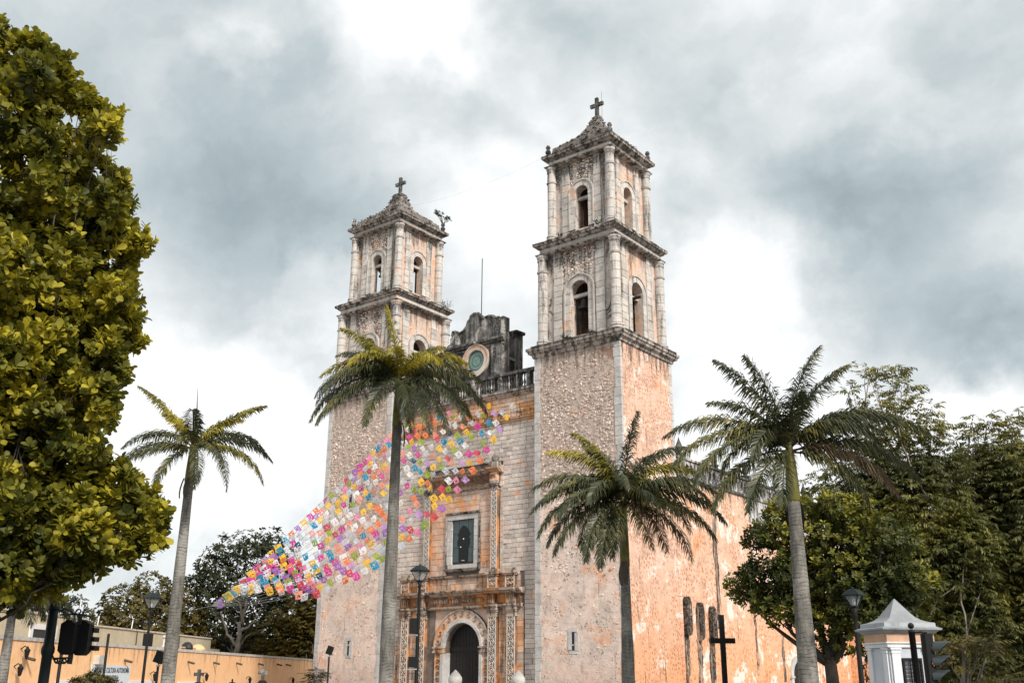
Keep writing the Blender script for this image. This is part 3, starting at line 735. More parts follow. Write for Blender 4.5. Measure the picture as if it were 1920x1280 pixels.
# clock: ring and disc
def disc(mb, cx, cz, y, r0, r1, y2, n=36, jit=0):
    for i in range(n):
        a, b = 2*math.pi*i/n, 2*math.pi*(i+1)/n
        pts = [(cx+r*math.cos(t), z_) for r, t, z_ in ((r0, a, cz+r0*math.sin(a)), (r1, a, cz+r1*math.sin(a)), (r1, b, cz+r1*math.sin(b)), (r0, b, cz+r0*math.sin(b)))]
        mb.poly(V((0, y, 0)), X, UP, V((0,-1,0)), pts, 0, y2)
CK = (gc+.08, 24.42)
q = MB(); disc(q, CK[0], CK[1], GY, .84, 1.26, .20); ring = q.build('clock_ring', 'clockring', gable)
q = MB(); disc(q, CK[0], CK[1], GY, 1.20, 1.30, .25); q.build('clock_moulding', 'clockring', gable)
q = MB(); q.poly(V((CK[0], GY, CK[1])), X, UP, V((0,-1,0)), [(.85*math.cos(t*math.pi/18), .85*math.sin(t*math.pi/18)) for t in range(36)], -.1, .06); q.build('clock_face', 'clockglass', gable)
q = MB(); disc(q, CK[0], CK[1], GY-.06, .70, .73, .015); disc(q, CK[0], CK[1], GY-.06, .42, .44, .015)
for k in range(12):
    a = k*math.pi/6; d_ = V((math.cos(a), 0, math.sin(a))); c_ = V((CK[0], GY-.075, CK[1])); q.tube([c_+d_*.72, c_+d_*.82], .015, 4)
q.build('clock_dial_marks', 'iron', gable)
# rear pier behind the gable
q = MB(); q.box(gc+1.95, gc+2.62, GY+1.5, GY+2.4, 21.2, 26.6, .02); q.box(gc+1.9, gc+2.8, GY+1.4, GY+2.5, 26.6, 26.8, .02); q.box(gc+2.2, gc+2.6, GY+.75, GY+1.5, 24.3, 24.5); q.build('rear_pier', 'black_stone', gable)
q = MB(); q.box(gc-3.0, gc-2.3, GY+1.5, GY+2.4, 21.2, 25.6, .02); q.build('rear_pier', 'black_stone', gable)
q = MB(); q.tube([(gc+.12, GY+.4, 28.2), (gc+.12, GY+.4, 33.0)], .035, 5); q.build('antenna_rod', 'iron', gable)

# ---- portal
PY = FY      # reference plane
m_ = MB(); m_.box(-19.6, DX-2.6, PY-.10, PY+.0, 0, 6.35); m_.box(DX+2.6, -8.4, PY-.10, PY+.0, 0, 6.35)
m_.box(-19.4, -8.6, PY-.12, PY, 7.3, 8.3)
portal = m_.build('portal', 'mortar', church)
def ash(x0, x1, z0, z1, y, mat, name='portal_block', rowh=(.36,.46), wd=(.45,.85), skip=None, pr=.05):
    z = z0
    while z < z1-.05:
        h = min(R.uniform(*rowh), z1-z)
        for (u, v_) in blocks_row(x0, x1, *wd):
            if skip and skip(u, v_, z, z+h): continue
            q = MB(); q.box(u+.010, v_-.010, y-pr+R.uniform(-.012,.012), y+.02, z+.010, z+h-.010, .004); q.build(name, mat, portal)
        z += h
# field behind the lower columns
ash(-19.65, -18.9+.05, 0, 6.2, PY-.10, 'ashlar_orange'); ash(-18.5, -17.6, 0, 6.2, PY-.10, 'ashlar_orange'); ash(-10.4, -9.5, 0, 6.2, PY-.10, 'ashlar_orange'); ash(-8.95, -8.35, 0, 6.2, PY-.10, 'ashlar_orange')
# spandrels by the arch: polygons between arch and entablature
AO = 2.45
q = MB(); arch_wall(q, V((DX-2.75, PY-.04, 0)), X, V((0,-1,0)), 5.5, 3.4, 6.2, [(2.75, 2*AO-.2, 3.4, 3.45)], .1); q.build('spandrel', 'panel', portal)
q = MB(); q.box(DX-2.75, DX-AO+.0, PY-.04, PY, 0, 3.4); q.box(DX+AO, DX+2.75, PY-.04, PY, 0, 3.4); q.build('spandrel', 'panel', portal)
# arch surround: carved band with inner plain roll
for k, (s) in enumerate((-1, 1)):
    q = MB(); a = DX+s*1.66; b = DX+s*AO; q.box(min(a, b), max(a, b), PY-.22, PY+.02, 0, 3.28); q.build('carved_jamb', 'panel', portal)
    q = MB(); a = DX+s*1.62; b = DX+s*1.86; q.box(min(a, b), max(a, b), PY-.30, PY+.8, 0, 3.28); q.build('jamb_roll', 'quoin', portal)
    q = MB(); a = DX+s*1.58; b = DX+s*(AO+.12); q.box(min(a, b), max(a, b), PY-.36, PY+.02, 3.28, 3.40); q.box(min(a, b)+.04, max(a, b)-.04, PY-.32, PY+.02, 3.40, 3.58); q.box(min(a, b), max(a, b), PY-.38, PY+.02, 3.58, 3.68); q.build('impost', 'portal_mould', portal)
q = MB(); arch_band(q, V((0, PY, 0)), X, V((0,-1,0)), DX, 3.30, 3.60, 3.60, .22, -.8, .28, 14, False); q.build('arch_roll', 'quoin', portal)
q = MB(); arch_band(q, V((0, PY, 0)), X, V((0,-1,0)), DX, 3.70, 3.60, 3.60, .62, -.05, .20, 16, False); q.build('carved_arch', 'panel', portal)
q = MB(); arch_band(q, V((0, PY, 0)), X, V((0,-1,0)), DX, 4.92, 3.60, 3.60, .10, -.05, .28, 18, False); q.build('arch_moulding', 'portal_mould', portal)
def scroll(mb, c, r, y, sg, thick=.028, turns=1.6, U=X, W=UP):
    """one carved spiral, centre c=(x,z)"""
    pts = []
    for i in range(15):
        t = i/14; a = t*turns*2*math.pi; rr = r*(1-.85*t); pts.append(V((c[0], y, c[1]))+U*(sg*rr*math.cos(a))+W*(rr*math.sin(a)))
    mb.tube(pts, thick, 4, False)
def leafrel(mb, p, a, l, y):
    d = V((math.cos(a), 0, math.sin(a))); n = V((-d.z, 0, d.x)); p = V((p[0], y, p[1]))
    mb.add([p, p+d*l*.5+n*l*.22+V((0,-.03,0)), p+d*l, p+d*l*.5-n*l*.22+V((0,-.03,0))], [(0,1,2,3),(3,2,1,0)])
q = MB()
for i in range(11):
    a = math.pi*(i+.5)/11; rr = 1.85+.31; c_ = (DX-rr*math.cos(a), 3.60+rr*math.sin(a)); scroll(q, c_, .21, PY-.215, 1 if i % 2 else -1, .035)
    leafrel(q, c_, a, .3, PY-.22)
for s in (-1, 1):
    for i in range(8):
        c_ = (DX+s*2.15, .3+i*.4); scroll(q, c_, .18, PY-.235, s if i % 2 else -s, .032)
q.build('carved_foliage', 'portal_mould', portal)
# carved pilasters, lower tier (4) and upper tier (2)
def carved_pilaster(x0, x1, z0, z1, y, cap, capname='capital'):
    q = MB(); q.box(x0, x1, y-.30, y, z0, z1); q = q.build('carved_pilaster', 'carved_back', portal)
    q = MB(); 
    for a in (x0, x1-.07): q.box(a, a+.07, y-.345, y-.30, z0, z1)
    cxx = (x0+x1)/2; wv = (x1-x0)-.16; p = wv*.88; i = 0; z = z0+p*.6
    while z < z1-p*.45:
        sg = 1 if i % 2 else -1
        scroll(q, (cxx, z), wv*.47, y-.315, sg, .036, 1.7)
        leafrel(q, (cxx-sg*wv*.4, z+p*.40), .6 if sg > 0 else 2.5, .24, y-.335); leafrel(q, (cxx+sg*wv*.42, z+p*.38), 2.4 if sg > 0 else .7, .2, y-.335)
        z += p; i += 1
    q.build('carved_scrolls', 'carved', portal)
    # capital
    m_ = MB(); zc = z1
    m_.box(x0-.05, x1+.05, y-.36, y, zc, zc+.10); m_.box(x0-.02, x1+.02, y-.33, y, zc+.10, zc+.30); m_.box(x0-.08, x1+.08, y-.40, y, zc+.30, zc+.42); m_.box(x0-.13, x1+.13, y-.46, y, zc+.42, zc+.60)
    m_.build(capname, 'portal_mould' if cap else 'cornice', portal)
for x0 in (-19.22, -17.62, -11.16, -9.55): carved_pilaster(x0, x0+.68, 0, 5.55, PY-.05, True)
# lower entablature
moulding(-19.6, -8.4, PY, [(6.15,.30),(6.22,.40),(6.34,.44),(6.38,.30)], 'architrave', 'portal_mould', portal)
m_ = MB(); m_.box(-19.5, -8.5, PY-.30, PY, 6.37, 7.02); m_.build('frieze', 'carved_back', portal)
q = MB()
for i in range(22):
    x = -16.55+i*.24
    if x < -11.6: scroll(q, (x, 6.70), .20, PY-.32, 1 if i % 2 else -1, .03); leafrel(q, (x, 6.5), 1.57, .35, PY-.33)
q.build('frieze_carving', 'ashlar_orange', portal)
for x0 in (-19.22, -17.62, -11.16, -9.55):   # ressauts with triglyph-like bars
    q = MB(); q.box(x0-.02, x0+.70, PY-.52, PY-.28, 6.15, 7.02); 
    for k in range(3): q.box(x0+.10+k*.19, x0+.22+k*.19, PY-.57, PY-.52, 6.42, 6.96)
    q.build('frieze_block', 'ashlar_orange', portal)
    moulding(x0-.16, x0+.84, PY-.2, [(6.18,.36),(6.24,.42),(6.34,.44),(6.37,.34)], 'architrave', 'portal_mould', portal)
m1 = moulding(-19.8, -8.25, PY, [(7.02,.30),(7.08,.44),(7.18,.52),(7.22,.68),(7.34,.72),(7.42,.2),(7.45,.1)], 'cornice', 'portal_mould', portal)
for (a, b) in ((-19.45,-16.75),(-11.35,-8.6)):
    moulding(a, b, PY-.18, [(7.03,.32),(7.09,.46),(7.19,.54),(7.23,.70),(7.36,.74),(7.44,.2)], 'cornice', 'portal_mould', portal)
# cornice slabs that show as separate stones
for (u, v_) in blocks_row(-19.8, -8.25, .7, 1.0):
    q = MB(); q.box(u+.012, v_-.012, PY-.76, PY-.3, 7.33, 7.39+R.uniform(0,.02), .008); q.build('cornice_slab', 'portal_mould', portal)
# pedestal band
ash(-19.2, -8.6, 7.46, 8.22, PY-.10, 'ashlar_orange', rowh=(.36,.40), pr=.06)
for x0 in (-19.30, -17.62, -11.16, -9.62):
    q = MB(); q.box(x0-.04, x0+.76, PY-.42, PY, 7.45, 8.22); q.build('pedestal', 'carved_back', portal)
    q = MB(); 
    for a in (x0-.04, x0+.68): q.box(a, a+.08, PY-.46, PY-.42, 7.45, 8.22)
    cxx = x0+.36
    for (dx_, dz_, sg) in ((-.14,.16,1),(.14,.16,-1),(-.14,-.16,-1),(.14,-.16,1)): scroll(q, (cxx+dx_, 7.84+dz_), .14, PY-.435, sg, .03, 1.2)
    q.build('rosette_carving', 'carved', portal)
    q = MB(); q.box(x0-.12, x0+.84, PY-.50, PY, 8.22, 8.34); q.box(x0-.18, x0+.90, PY-.58, PY, 8.34, 8.52); q.box(x0-.08, x0+.80, PY-.46, PY, 8.52, 8.70)
    q.build('pedestal_cap', 'portal_mould', portal)
moulding(-19.0, -8.7, PY-.05, [(8.22,.10),(8.28,.22),(8.36,.30),(8.42,.32),(8.46,.12)], 'string_course', 'portal_mould', portal)
# upper tier
def skipwin(u, v_, a, b): return v_ > -15.35 and u < -12.25 and b > 8.75 and a < 12.85
for (a, b) in ((-16.9,-15.3),(-12.3,-11.05)): ash(a, b, 8.5, 14.35, PY+.0, 'panel', rowh=(.36,.48), wd=(.5,.9), pr=.06)
ash(-15.3, -12.3, 12.85, 14.35, PY+.0, 'panel', rowh=(.36,.48), wd=(.5,.9), pr=.06)
ash(-17.75, -17.35, 8.5, 15.2, PY, 'ashlar', pr=.05); ash(-10.45, -10.15, 8.5, 15.9, PY, 'ashlar', pr=.05)
for x0 in (-17.33, -11.05): carved_pilaster(x0, x0+.52, 8.7, 14.15, PY, False)
for x0 in (-17.33, -11.05):
    q = MB(); q.box(x0-.06, x0+.58, PY-.44, PY, 14.75, 15.35); 
    q.build('frieze_block', 'panel', portal)
    q = MB()
    for (dx_, sg) in ((.14,1),(.38,-1)): scroll(q, (x0+dx_, 15.05), .15, PY-.455, sg, .03, 1.3)
    q.build('rosette_carving', 'ashlar_orange', portal)
moulding(-17.5, -10.35, PY, [(14.35,.1),(14.42,.26),(14.52,.34),(14.56,.20),(14.66,.20),(14.72,.30),(14.76,.22)], 'architrave', 'portal_mould', portal)
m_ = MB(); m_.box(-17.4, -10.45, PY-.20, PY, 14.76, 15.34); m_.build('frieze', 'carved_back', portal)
q = MB()
for i in range(26):
    x = -16.6+i*.22
    if x < -11.2: scroll(q, (x, 15.05), .17, PY-.215, 1 if i % 2 else -1, .03)
q.build('frieze_carving', 'ashlar_orange', portal)
moulding(-17.7, -10.15, PY, [(15.34,.22),(15.40,.34),(15.50,.40),(15.54,.56),(15.66,.60),(15.74,.2)], 'cornice', 'portal_mould', portal)
for x0 in (-17.33, -11.05):
    moulding(x0-.3, x0+.85, PY-.2, [(15.36,.24),(15.42,.36),(15.52,.42),(15.56,.56),(15.70,.60),(15.78,.2)], 'cornice', 'portal_mould', portal)
    q = MB(); q.box(x0-.1, x0+.62, PY-.5, PY, 15.78, 16.1, .01); q.lathe(x0+.26, PY-.2, [(.30,16.1),(.20,16.2),(.30,16.4),(.16,16.6),(.05,16.8)], 8); q.build('finial', 'cornice', portal)
# window
WX0, WX1, WZ0, WZ1 = -14.78, -12.72, 9.32, 12.34
m_ = MB(); m_.box(WX0-.02, WX1+.02, PY-.02, PY+.02, WZ0, WZ1); window = m_.build('window', 'window_dark', church)
for nm, (a, b, c, d) in {'l': (WX0-.44, WX0, WZ0-.1, WZ1), 'r': (WX1, WX1+.44, WZ0-.1, WZ1)}.items():
    z = c
    while z < d-.05:
        h = min(R.uniform(.6, 1.0), d-z); q = MB(); q.box(a+.004, b-.004, PY-.15, PY+.02, z+.008, z+h-.008, .004); q.build('frame_stone', 'quoin', window); z += h
for (u, v_) in blocks_row(WX0-.44, WX1+.44, .7, 1.1): q = MB(); q.box(u+.008, v_-.008, PY-.155, PY+.02, WZ1+.01, WZ1+.36, .003); q.build('frame_stone', 'quoin', window)
for (u, v_) in blocks_row(WX0-.34, WX1+.34, .7, 1.1): q = MB(); q.box(u+.008, v_-.008, PY-.15, PY+.02, WZ0-.40, WZ0-.11, .003); q.build('sill_stone', 'quoin', window)
moulding(WX0-.58, WX1+.58, PY, [(WZ1+.37,.10),(WZ1+.42,.24),(WZ1+.50,.27),(WZ1+.56,.1)], 'lintel_moulding', 'cornice', window)
moulding(WX0-.55, WX1+.55, PY, [(WZ0-.62,.10),(WZ0-.55,.20),(WZ0-.44,.26),(WZ0-.40,.28),(WZ0-.38,.1)], 'sill', 'cornice', window)
for a, b in ((WX0-.56,WX0-.46),(WX1+.46,WX1+.56)): q = MB(); q.box(a, b, PY-.20, PY, WZ0-.38, WZ1+.37); q.build('frame_edge', 'cornice', window)
gx = [WX0+.04, WX0+.60, WX1-.60, WX1-.04]; gz = [WZ0+.04, WZ0+1.05, WZ0+2.02, WZ1-.04]
for i in range(3):
    for j in range(3):
        q = MB(); q.box(gx[i]+.018, gx[i+1]-.018, PY-.035, PY-.021, gz[j]+.018, gz[j+1]-.018); q.build('pane', 'glass', window)
fig = [(a*1.15, b) for a, b in [(-.32,.0),(.34,.0),(.38,.7),(.36,1.0),(.50,1.25),(.50,1.55),(.40,1.75),(.52,1.9),(.40,2.2),(.22,2.42),(.05,2.55),(-.08,2.55),(-.22,2.42),(-.36,2.2),(-.48,1.92),(-.38,1.75),(-.50,1.5),(-.48,1.2),(-.36,.95),(-.38,.6)]]
q = MB(); q.poly(V(((WX0+WX1)/2+.02, PY-.036, WZ0+.05)), X, UP, V((0,-1,0)), fig, 0, .03); q.build('painted_figure', 'figure', window)
q = MB(); q.sphere((-13.72, PY-.075, WZ0+1.65), .05, 8, 5); q.sphere((-13.98, PY-.075, WZ0+1.1), .05, 8, 5); q.sphere((-13.82, PY-.075, WZ0+.15), .035, 8, 5); q.sphere((-13.66, PY-.075, WZ0+.15), .035, 8, 5)
q.build('figure_highlights', 'white', window)
# door
m_ = MB(); m_.box(DX-1.65, DX+1.65, PY+.52, PY+.62, 0, 5.26); door = m_.build('door', 'wood', church)
for i in range(11):
    a = DX-1.63+i*.2965; q = MB(); q.box(a+.012, a+.285, PY+.47, PY+.52, .02, 5.24, .003); q.build('plank', 'wood', door)
for z in (1.2, 3.4):
    q = MB(); q.box(DX-1.63, DX+1.63, PY+.43, PY+.47, z, z+.28); q.build('rail', 'wood', door)
for sx in (-1, 1):
    for i in range(6):
        q = MB(); q.sphere((DX+sx*.9, PY+.42, 1.6+i*.3), .035, 6, 4); q.build('stud', 'iron', door)

# ---- nave
NX = -.30
m_ = MB(); m_.box(-27.8, NX, 6.85+.002, 44, 0, 15.2); nave = m_.build('nave', 'nave', church)
m_ = MB(); m_.box(-27.8, NX-.1, 1.5, 6.85, 0, 15.0); m_.build('nave_front_bay', 'nave', nave)
# parapet with oval openings: segments of whitewashed masonry
def oval_wall(y0, y1, z0, z1, hole, parent, mat):
    m_ = MB(); O = V((NX+.06, y0, 0)); L_ = y1-y0
    if hole:
        cx_, cz_, a_, b_ = L_/2, (z0+z1)/2, .20, .34; n = 16
        for nn in (0, -.45):
            for i in range(n):
                t0, t1 = 2*math.pi*i/n, 2*math.pi*(i+1)/n
                def outer(t):
                    c, s = math.cos(t), math.sin(t); k = min((L_/2)/max(abs(c), 1e-6), ((z1-z0)/2)/max(abs(s), 1e-6)); return (cx_+c*k, cz_+s*k)
                p = [(cx_+a_*math.cos(t0), cz_+b_*math.sin(t0)), outer(t0), outer(t1), (cx_+a_*math.cos(t1), cz_+b_*math.sin(t1))]
                m_.add([O+Y*u+UP*z+X*nn for u, z in p], [(0,1,2,3)])
        for i in range(n):
            t0, t1 = 2*math.pi*i/n, 2*math.pi*(i+1)/n
            m_.add([O+Y*(cx_+a_*math.cos(t))+UP*(cz_+b_*math.sin(t))+X*nn for t, nn in ((t0,0),(t1,0),(t1,-.45),(t0,-.45))], [(0,1,2,3)])
    else: m_.box(NX-.39, NX+.06, y0, y1, z0, z1)
    return m_.build('parapet_panel', mat, parent)
y = 6.9; k = 0
while y < 43:
    hole = k % 3 != 2 ; L_ = .62 if hole else .5
    oval_wall(y, y+L_, 15.2, 16.35, hole, nave, 'nave_white' if y > 10 else 'black_stone'); y += L_; k += 1
for (ya, yb) in ((6.9, 18.6), (18.6, 43.5)):
    m_ = MB(); m_.box(NX-.50, NX+.18, ya, yb-.02, 16.352, 16.50, .0); m_.box(NX-.44, NX+.14, ya, yb-.02, 15.02, 15.198); m_.build('parapet_coping', 'black_stone', nave)
for y in (8.3, 13.6, 18.9, 24.6, 30.5, 36.4):
    q = MB(); q.sq(NX-.36, NX+.04, y-.2, y+.2, [(16.50,.02),(16.7,.02),(16.74,.08),(16.82,.08),(16.86,-.05)]); q.lathe(NX-.16, y, [(.12,16.86),(.26,17.02),(.28,17.15),(.2,17.4),(.07,17.75),(.02,17.95)], 10); q.build('pinnacle', 'black_stone', nave, True)
# whitewashed upper band further back
m_ = MB(); m_.box(NX, NX+.03, 18.6, 43.9, 13.2, 15.02); m_.build('lime_band', 'nave_white', nave)
# dark drain stains: narrow strips of mouldy render standing slightly proud
def strip(y0, y1, z0, z1, x=NX, o=.03):
    m_ = MB(); n = 26; L_ = []; R_ = []
    a_ = b_ = 0
    for i in range(n+1):
        z = z0+(z1-z0)*i/n; a_ = a_*.7+R.uniform(-.10,.10); b_ = b_*.7+R.uniform(-.10,.10); L_.append((y0+a_*.8, z)); R_.append((y1+b_*.8, z))
    for i in range(n): m_.poly(V((x, 0, 0)), Y, UP, X, [L_[i], R_[i], R_[i+1], L_[i+1]], -.02, o+R.uniform(0,.012))
    m_.build('damp_stone_strip', 'drip', nave)
strip(12.35, 12.95, 5.0, 14.3)
strip(18.3, 18.7, 2.0, 6.5); strip(23.0, 23.3, 1.5, 5.0)
# three round-headed buttresses, black with mould
for (yc, w_, zt) in ((7.75, .74, 6.9), (9.55, .66, 6.7), (11.35, .66, 6.55)):
    m_ = MB(); n = 8; zl = zt-2.6
    pts = [(-w_*.36, zl), (w_*.30, zl+.15), (w_/2, zl+.5)]+[(w_/2*math.cos(math.pi*i/n), zt-.75+w_*1.0*math.sin(math.pi*i/n)) for i in range(n+1)]+[(-w_/2, zl+.5)]
    m_.poly(V((NX, yc, 0)), Y, UP, X, pts, -.02, .34); m_.build('buttress', 'buttress', nave)
    m_ = MB(); m_.poly(V((NX, yc, 0)), Y, UP, X, [(-w_*.30, zt-1.3), (w_*.30, zt-1.2)]+[(w_*.30*math.cos(math.pi*i/n), zt-.95+w_*.7*math.sin(math.pi*i/n)) for i in range(n+1)], .34, .42); m_.build('buttress_panel', 'drip', nave)
    strip(yc-w_*.50, yc-w_*.02, .4, zl+.5, NX, .05); strip(yc+w_*.02, yc+w_*.42, R.uniform(1.0, 2.0), zl+.5, NX, .05)
# side door with pale arch
O = V((NX, 24.2, 0))
q = MB(); arch_band(q, O, Y, X, 1.5, 2.2, 0, 1.9, .45, -.1, .14, 10); q.build('side_arch', 'quoin', nave)
q = MB(); q.poly(O, Y, UP, X, [(.4, 0), (2.6, 0)]+[(1.5+1.1*math.cos(math.pi*i/10), 1.9+1.1*math.sin(math.pi*i/10)) for i in range(11)], -.1, .02); q.build('side_door', 'wood', nave)
for z in (1.75,): q = MB(); q.obox(O, Y, UP, X, -.15, .45, z, z+.18, 0, .2); q.obox(O, Y, UP, X, 2.55, 3.15, z, z+.18, 0, .2); q.build('impost', 'quoin', nave)
# small bay wall at the far end and steps in front
m_ = MB(); m_.box(NX, NX+3.5, 37.5, 44, 0, 7.5); m_.build('sacristy', 'nave', nave)

# bells
def bell(x, y, z, s, label):
    q = MB(); q.lathe(x, y, [(.02*s, z), (.14*s, z-.02*s), (.22*s, z-.12*s), (.25*s, z-.35*s), (.30*s, z-.55*s), (.42*s, z-.72*s), (.44*s, z-.80*s), (.40*s, z-.80*s)], 16)
    q.box(x-.05, x+.05, y-.05, y+.05, z-.02, z+.30)
    q.box(x-.95, x+.95, y-.08, y+.08, z+.30, z+.46)
    q.sphere((x, y, z-.85*s), .06, 6, 4)
    single(q, 'bell', 'bell', label, 'bell', 'bells hanging in the towers')
bell(-3.5, 1.15, 27.0, 1.0, 'dark bronze bell in the lower front arch of the right tower')
bell(-1.2, 3.42, 26.7, .85, 'dark bronze bell in the lower side arch of the right tower')
bell(-24.5, 1.7, 34.6, .7, 'small bell in the upper front arch of the left tower')

import numpy as np
# ================================================================== PALMS
def heading(phi):
    a = rad(phi); return (HR*math.cos(a)+HF*math.sin(a)).normalized()
def frond(base, phi, e0, B, L, parent, mat, rnd_, dense=1.0, name='frond', lmax=.50):
    h = heading(phi); side = h.cross(UP).normalized()
    n = 16; pts = [V(base)]; dirs = []
    twist = rnd_.uniform(-.25, .25)
    for i in range(n):
        t = (i+.5)/n; e = rad(e0 - B*(t**1.1)); d = h*math.cos(e)+UP*math.sin(e)+side*twist*t*.6; d.normalize(); dirs.append(d); pts.append(pts[-1]+d*(L/n))
    dirs.append(dirs[-1])
    mb = MB(); mb.tube(pts, [max(.006, .032*(1-i/n)**.8) for i in range(n+1)], 5)
    nl = int(L*50*dense)
    for k in range(nl):
        t = .10+.90*(k+rnd_.uniform(-.3, .3))/nl; t = min(max(t, .05), .999); f = t*n; i = int(f); fr = f-i
        p = pts[i].lerp(pts[min(i+1, n)], fr); d = dirs[i]
        s0 = d.cross(UP); s0 = s0.normalized() if s0.length > .05 else side; up = s0.cross(d).normalized()
        ln = lmax*min(1, .45+2.2*t)*(1-.72*max(0, (t-.55)/.45)**1.5)*rnd_.uniform(.8, 1.12)
        for sg in (-1, 1):
            a = rnd_.choice((-.45, .0, .25, .55))+rnd_.uniform(-.15, .15)
            q = (s0*sg*math.cos(a)+up*math.sin(a))
            fw = .45+.75*t
            q = (q+d*fw+UP*(-.14)).normalized()
            q2 = (q+UP*-rnd_.uniform(.5, 1.35)).normalized()
            wv = d.cross(q); wv = (wv.normalized()*.3 + d*.9).normalized()
            w_ = .021*rnd_.uniform(.8, 1.2)
            a0 = p; a1 = p+q*ln*.5; a2 = a1+q2*ln*.5
            mb.add([a0-wv*w_*.5, a0+wv*w_*.5, a1+wv*w_, a1-wv*w_, a2+wv*w_*.25, a2-wv*w_*.25], [(0,1,2,3),(3,2,4,5)])
    return mb.build(name, mat, parent)
def palm(px, py_c, D, shaft_py, rad_, label, fr, scale=1.0, seed=1, yellow=0, bulge=1.0, fallen=3, spear=True, extra=6, lmax=.52):
    """px,py_c: photo position of the crown centre; shaft_py: where the green crownshaft meets the trunk"""
    rr = random.Random(seed)
    C_ = at(px, py_c, D); S_ = at(px, shaft_py, D)
    g_ = V((C_.x, C_.y, 0)); zs = S_.z; zc = C_.z
    t = thing('palm_tree', label, 'palm tree', g_, 'palm trees standing in front of the church')
    mb = MB(); n = 26; pr = []
    for i in range(n+1):
        f = i/n; z = zs*f; r = rad_*(1.12-.38*f+.10*bulge*math.exp(-((f-.35)/.25)**2)) * rr.uniform(.985, 1.015)
        if i == 0: r *= 1.25
        pr.append((r, z))
    # gentle lean
    mb.lathe(g_.x, g_.y, pr, 14); mb.build('trunk', 'palm_trunk', t, True)
    r1 = rad_*.74
    mb = MB(); mb.lathe(g_.x, g_.y, [(r1*.98, zs-.02), (r1*1.12, zs+.05), (r1*1.05, zs+(zc-zs)*.35), (r1*.85, zs+(zc-zs)*.75), (r1*.62, zc), (r1*.35, zc+.35)], 12); mb.build('crownshaft', 'crownshaft', t, True)
    for k in range(fallen):    # old sheath hanging below the crownshaft
        a = rr.uniform(0, 6.28); o = V((math.cos(a), math.sin(a), 0)); mb = MB(); L_ = rr.uniform(.5, .9); s = o.cross(UP)
        p0 = g_+UP*(zs+.15)+o*r1*1.0
        vs = []
        for i in range(5):
            f = i/4; w_ = (.05+.06*math.sin(f*3))*.8; c_ = p0+o*(.10*math.sin(f*2.2)+.02)-UP*L_*f
            vs += [c_-s*w_, c_+o*.04, c_+s*w_]
        fs = []
        for i in range(4): fs += [(i*3, i*3+1, i*3+4, i*3+3), (i*3+1, i*3+2, i*3+5, i*3+4)]
        mb.add(vs, fs); mb.build('dry_sheath', 'sheath', t)
    for f in fr:
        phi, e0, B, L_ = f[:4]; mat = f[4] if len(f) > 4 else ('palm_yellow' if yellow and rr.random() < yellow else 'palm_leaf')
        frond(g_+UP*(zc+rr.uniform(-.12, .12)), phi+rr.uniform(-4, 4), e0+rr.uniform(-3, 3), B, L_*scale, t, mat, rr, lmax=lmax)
    for k in range(extra):
        e0 = rr.choice((66, 55, 45, 30, 15, 0)); frond(g_+UP*zc, rr.uniform(0, 360), e0, rr.uniform(70, 115), rr.uniform(2.2, 3.0)*scale, t, 'palm_yellow' if yellow and rr.random() < yellow else 'palm_leaf', rr)
    if spear:
        mb = MB(); mb.tube([g_+UP*zc, g_+UP*(zc+1.0)+HR*.02, g_+UP*(zc+2.1*scale)+HR*-.06], [.045, .03, .006], 5); mb.build('spear_leaf', 'palm_leaf', t)
    return t
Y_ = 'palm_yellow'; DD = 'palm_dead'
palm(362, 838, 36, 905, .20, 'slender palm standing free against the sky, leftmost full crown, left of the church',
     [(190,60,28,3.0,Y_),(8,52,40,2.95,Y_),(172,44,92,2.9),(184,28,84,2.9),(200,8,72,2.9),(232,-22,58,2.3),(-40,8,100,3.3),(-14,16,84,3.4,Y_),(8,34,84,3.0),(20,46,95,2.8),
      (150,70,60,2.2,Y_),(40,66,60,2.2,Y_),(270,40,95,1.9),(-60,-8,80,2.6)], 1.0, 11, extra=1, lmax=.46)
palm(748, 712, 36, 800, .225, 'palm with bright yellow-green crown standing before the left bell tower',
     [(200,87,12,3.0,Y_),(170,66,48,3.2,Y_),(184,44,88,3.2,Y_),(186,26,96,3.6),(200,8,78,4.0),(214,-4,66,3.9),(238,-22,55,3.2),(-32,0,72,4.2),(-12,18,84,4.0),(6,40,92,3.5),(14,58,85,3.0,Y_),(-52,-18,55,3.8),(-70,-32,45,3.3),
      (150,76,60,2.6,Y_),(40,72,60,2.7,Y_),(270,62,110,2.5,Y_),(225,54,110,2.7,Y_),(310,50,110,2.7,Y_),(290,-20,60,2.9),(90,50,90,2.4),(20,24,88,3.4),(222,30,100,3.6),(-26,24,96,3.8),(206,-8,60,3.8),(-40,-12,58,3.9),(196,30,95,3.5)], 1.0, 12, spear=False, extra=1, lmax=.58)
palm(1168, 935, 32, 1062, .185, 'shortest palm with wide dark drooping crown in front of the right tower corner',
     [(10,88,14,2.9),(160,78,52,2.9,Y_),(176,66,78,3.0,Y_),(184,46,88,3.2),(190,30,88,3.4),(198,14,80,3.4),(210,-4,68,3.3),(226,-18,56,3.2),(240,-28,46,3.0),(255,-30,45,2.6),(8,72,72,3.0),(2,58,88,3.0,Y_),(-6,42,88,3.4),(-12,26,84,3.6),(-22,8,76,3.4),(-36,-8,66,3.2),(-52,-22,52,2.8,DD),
      (140,80,60,2.6),(40,76,70,2.7),(270,50,110,2.3),(300,30,110,2.5),(90,56,90,2.3),(240,40,110,2.6),(-68,-30,45,2.4),(204,40,90,3.2),(-28,36,90,3.2),(218,20,84,3.1),(-42,14,80,3.0),(192,0,70,3.2)], 1.0, 13, spear=False, extra=2, lmax=.58)
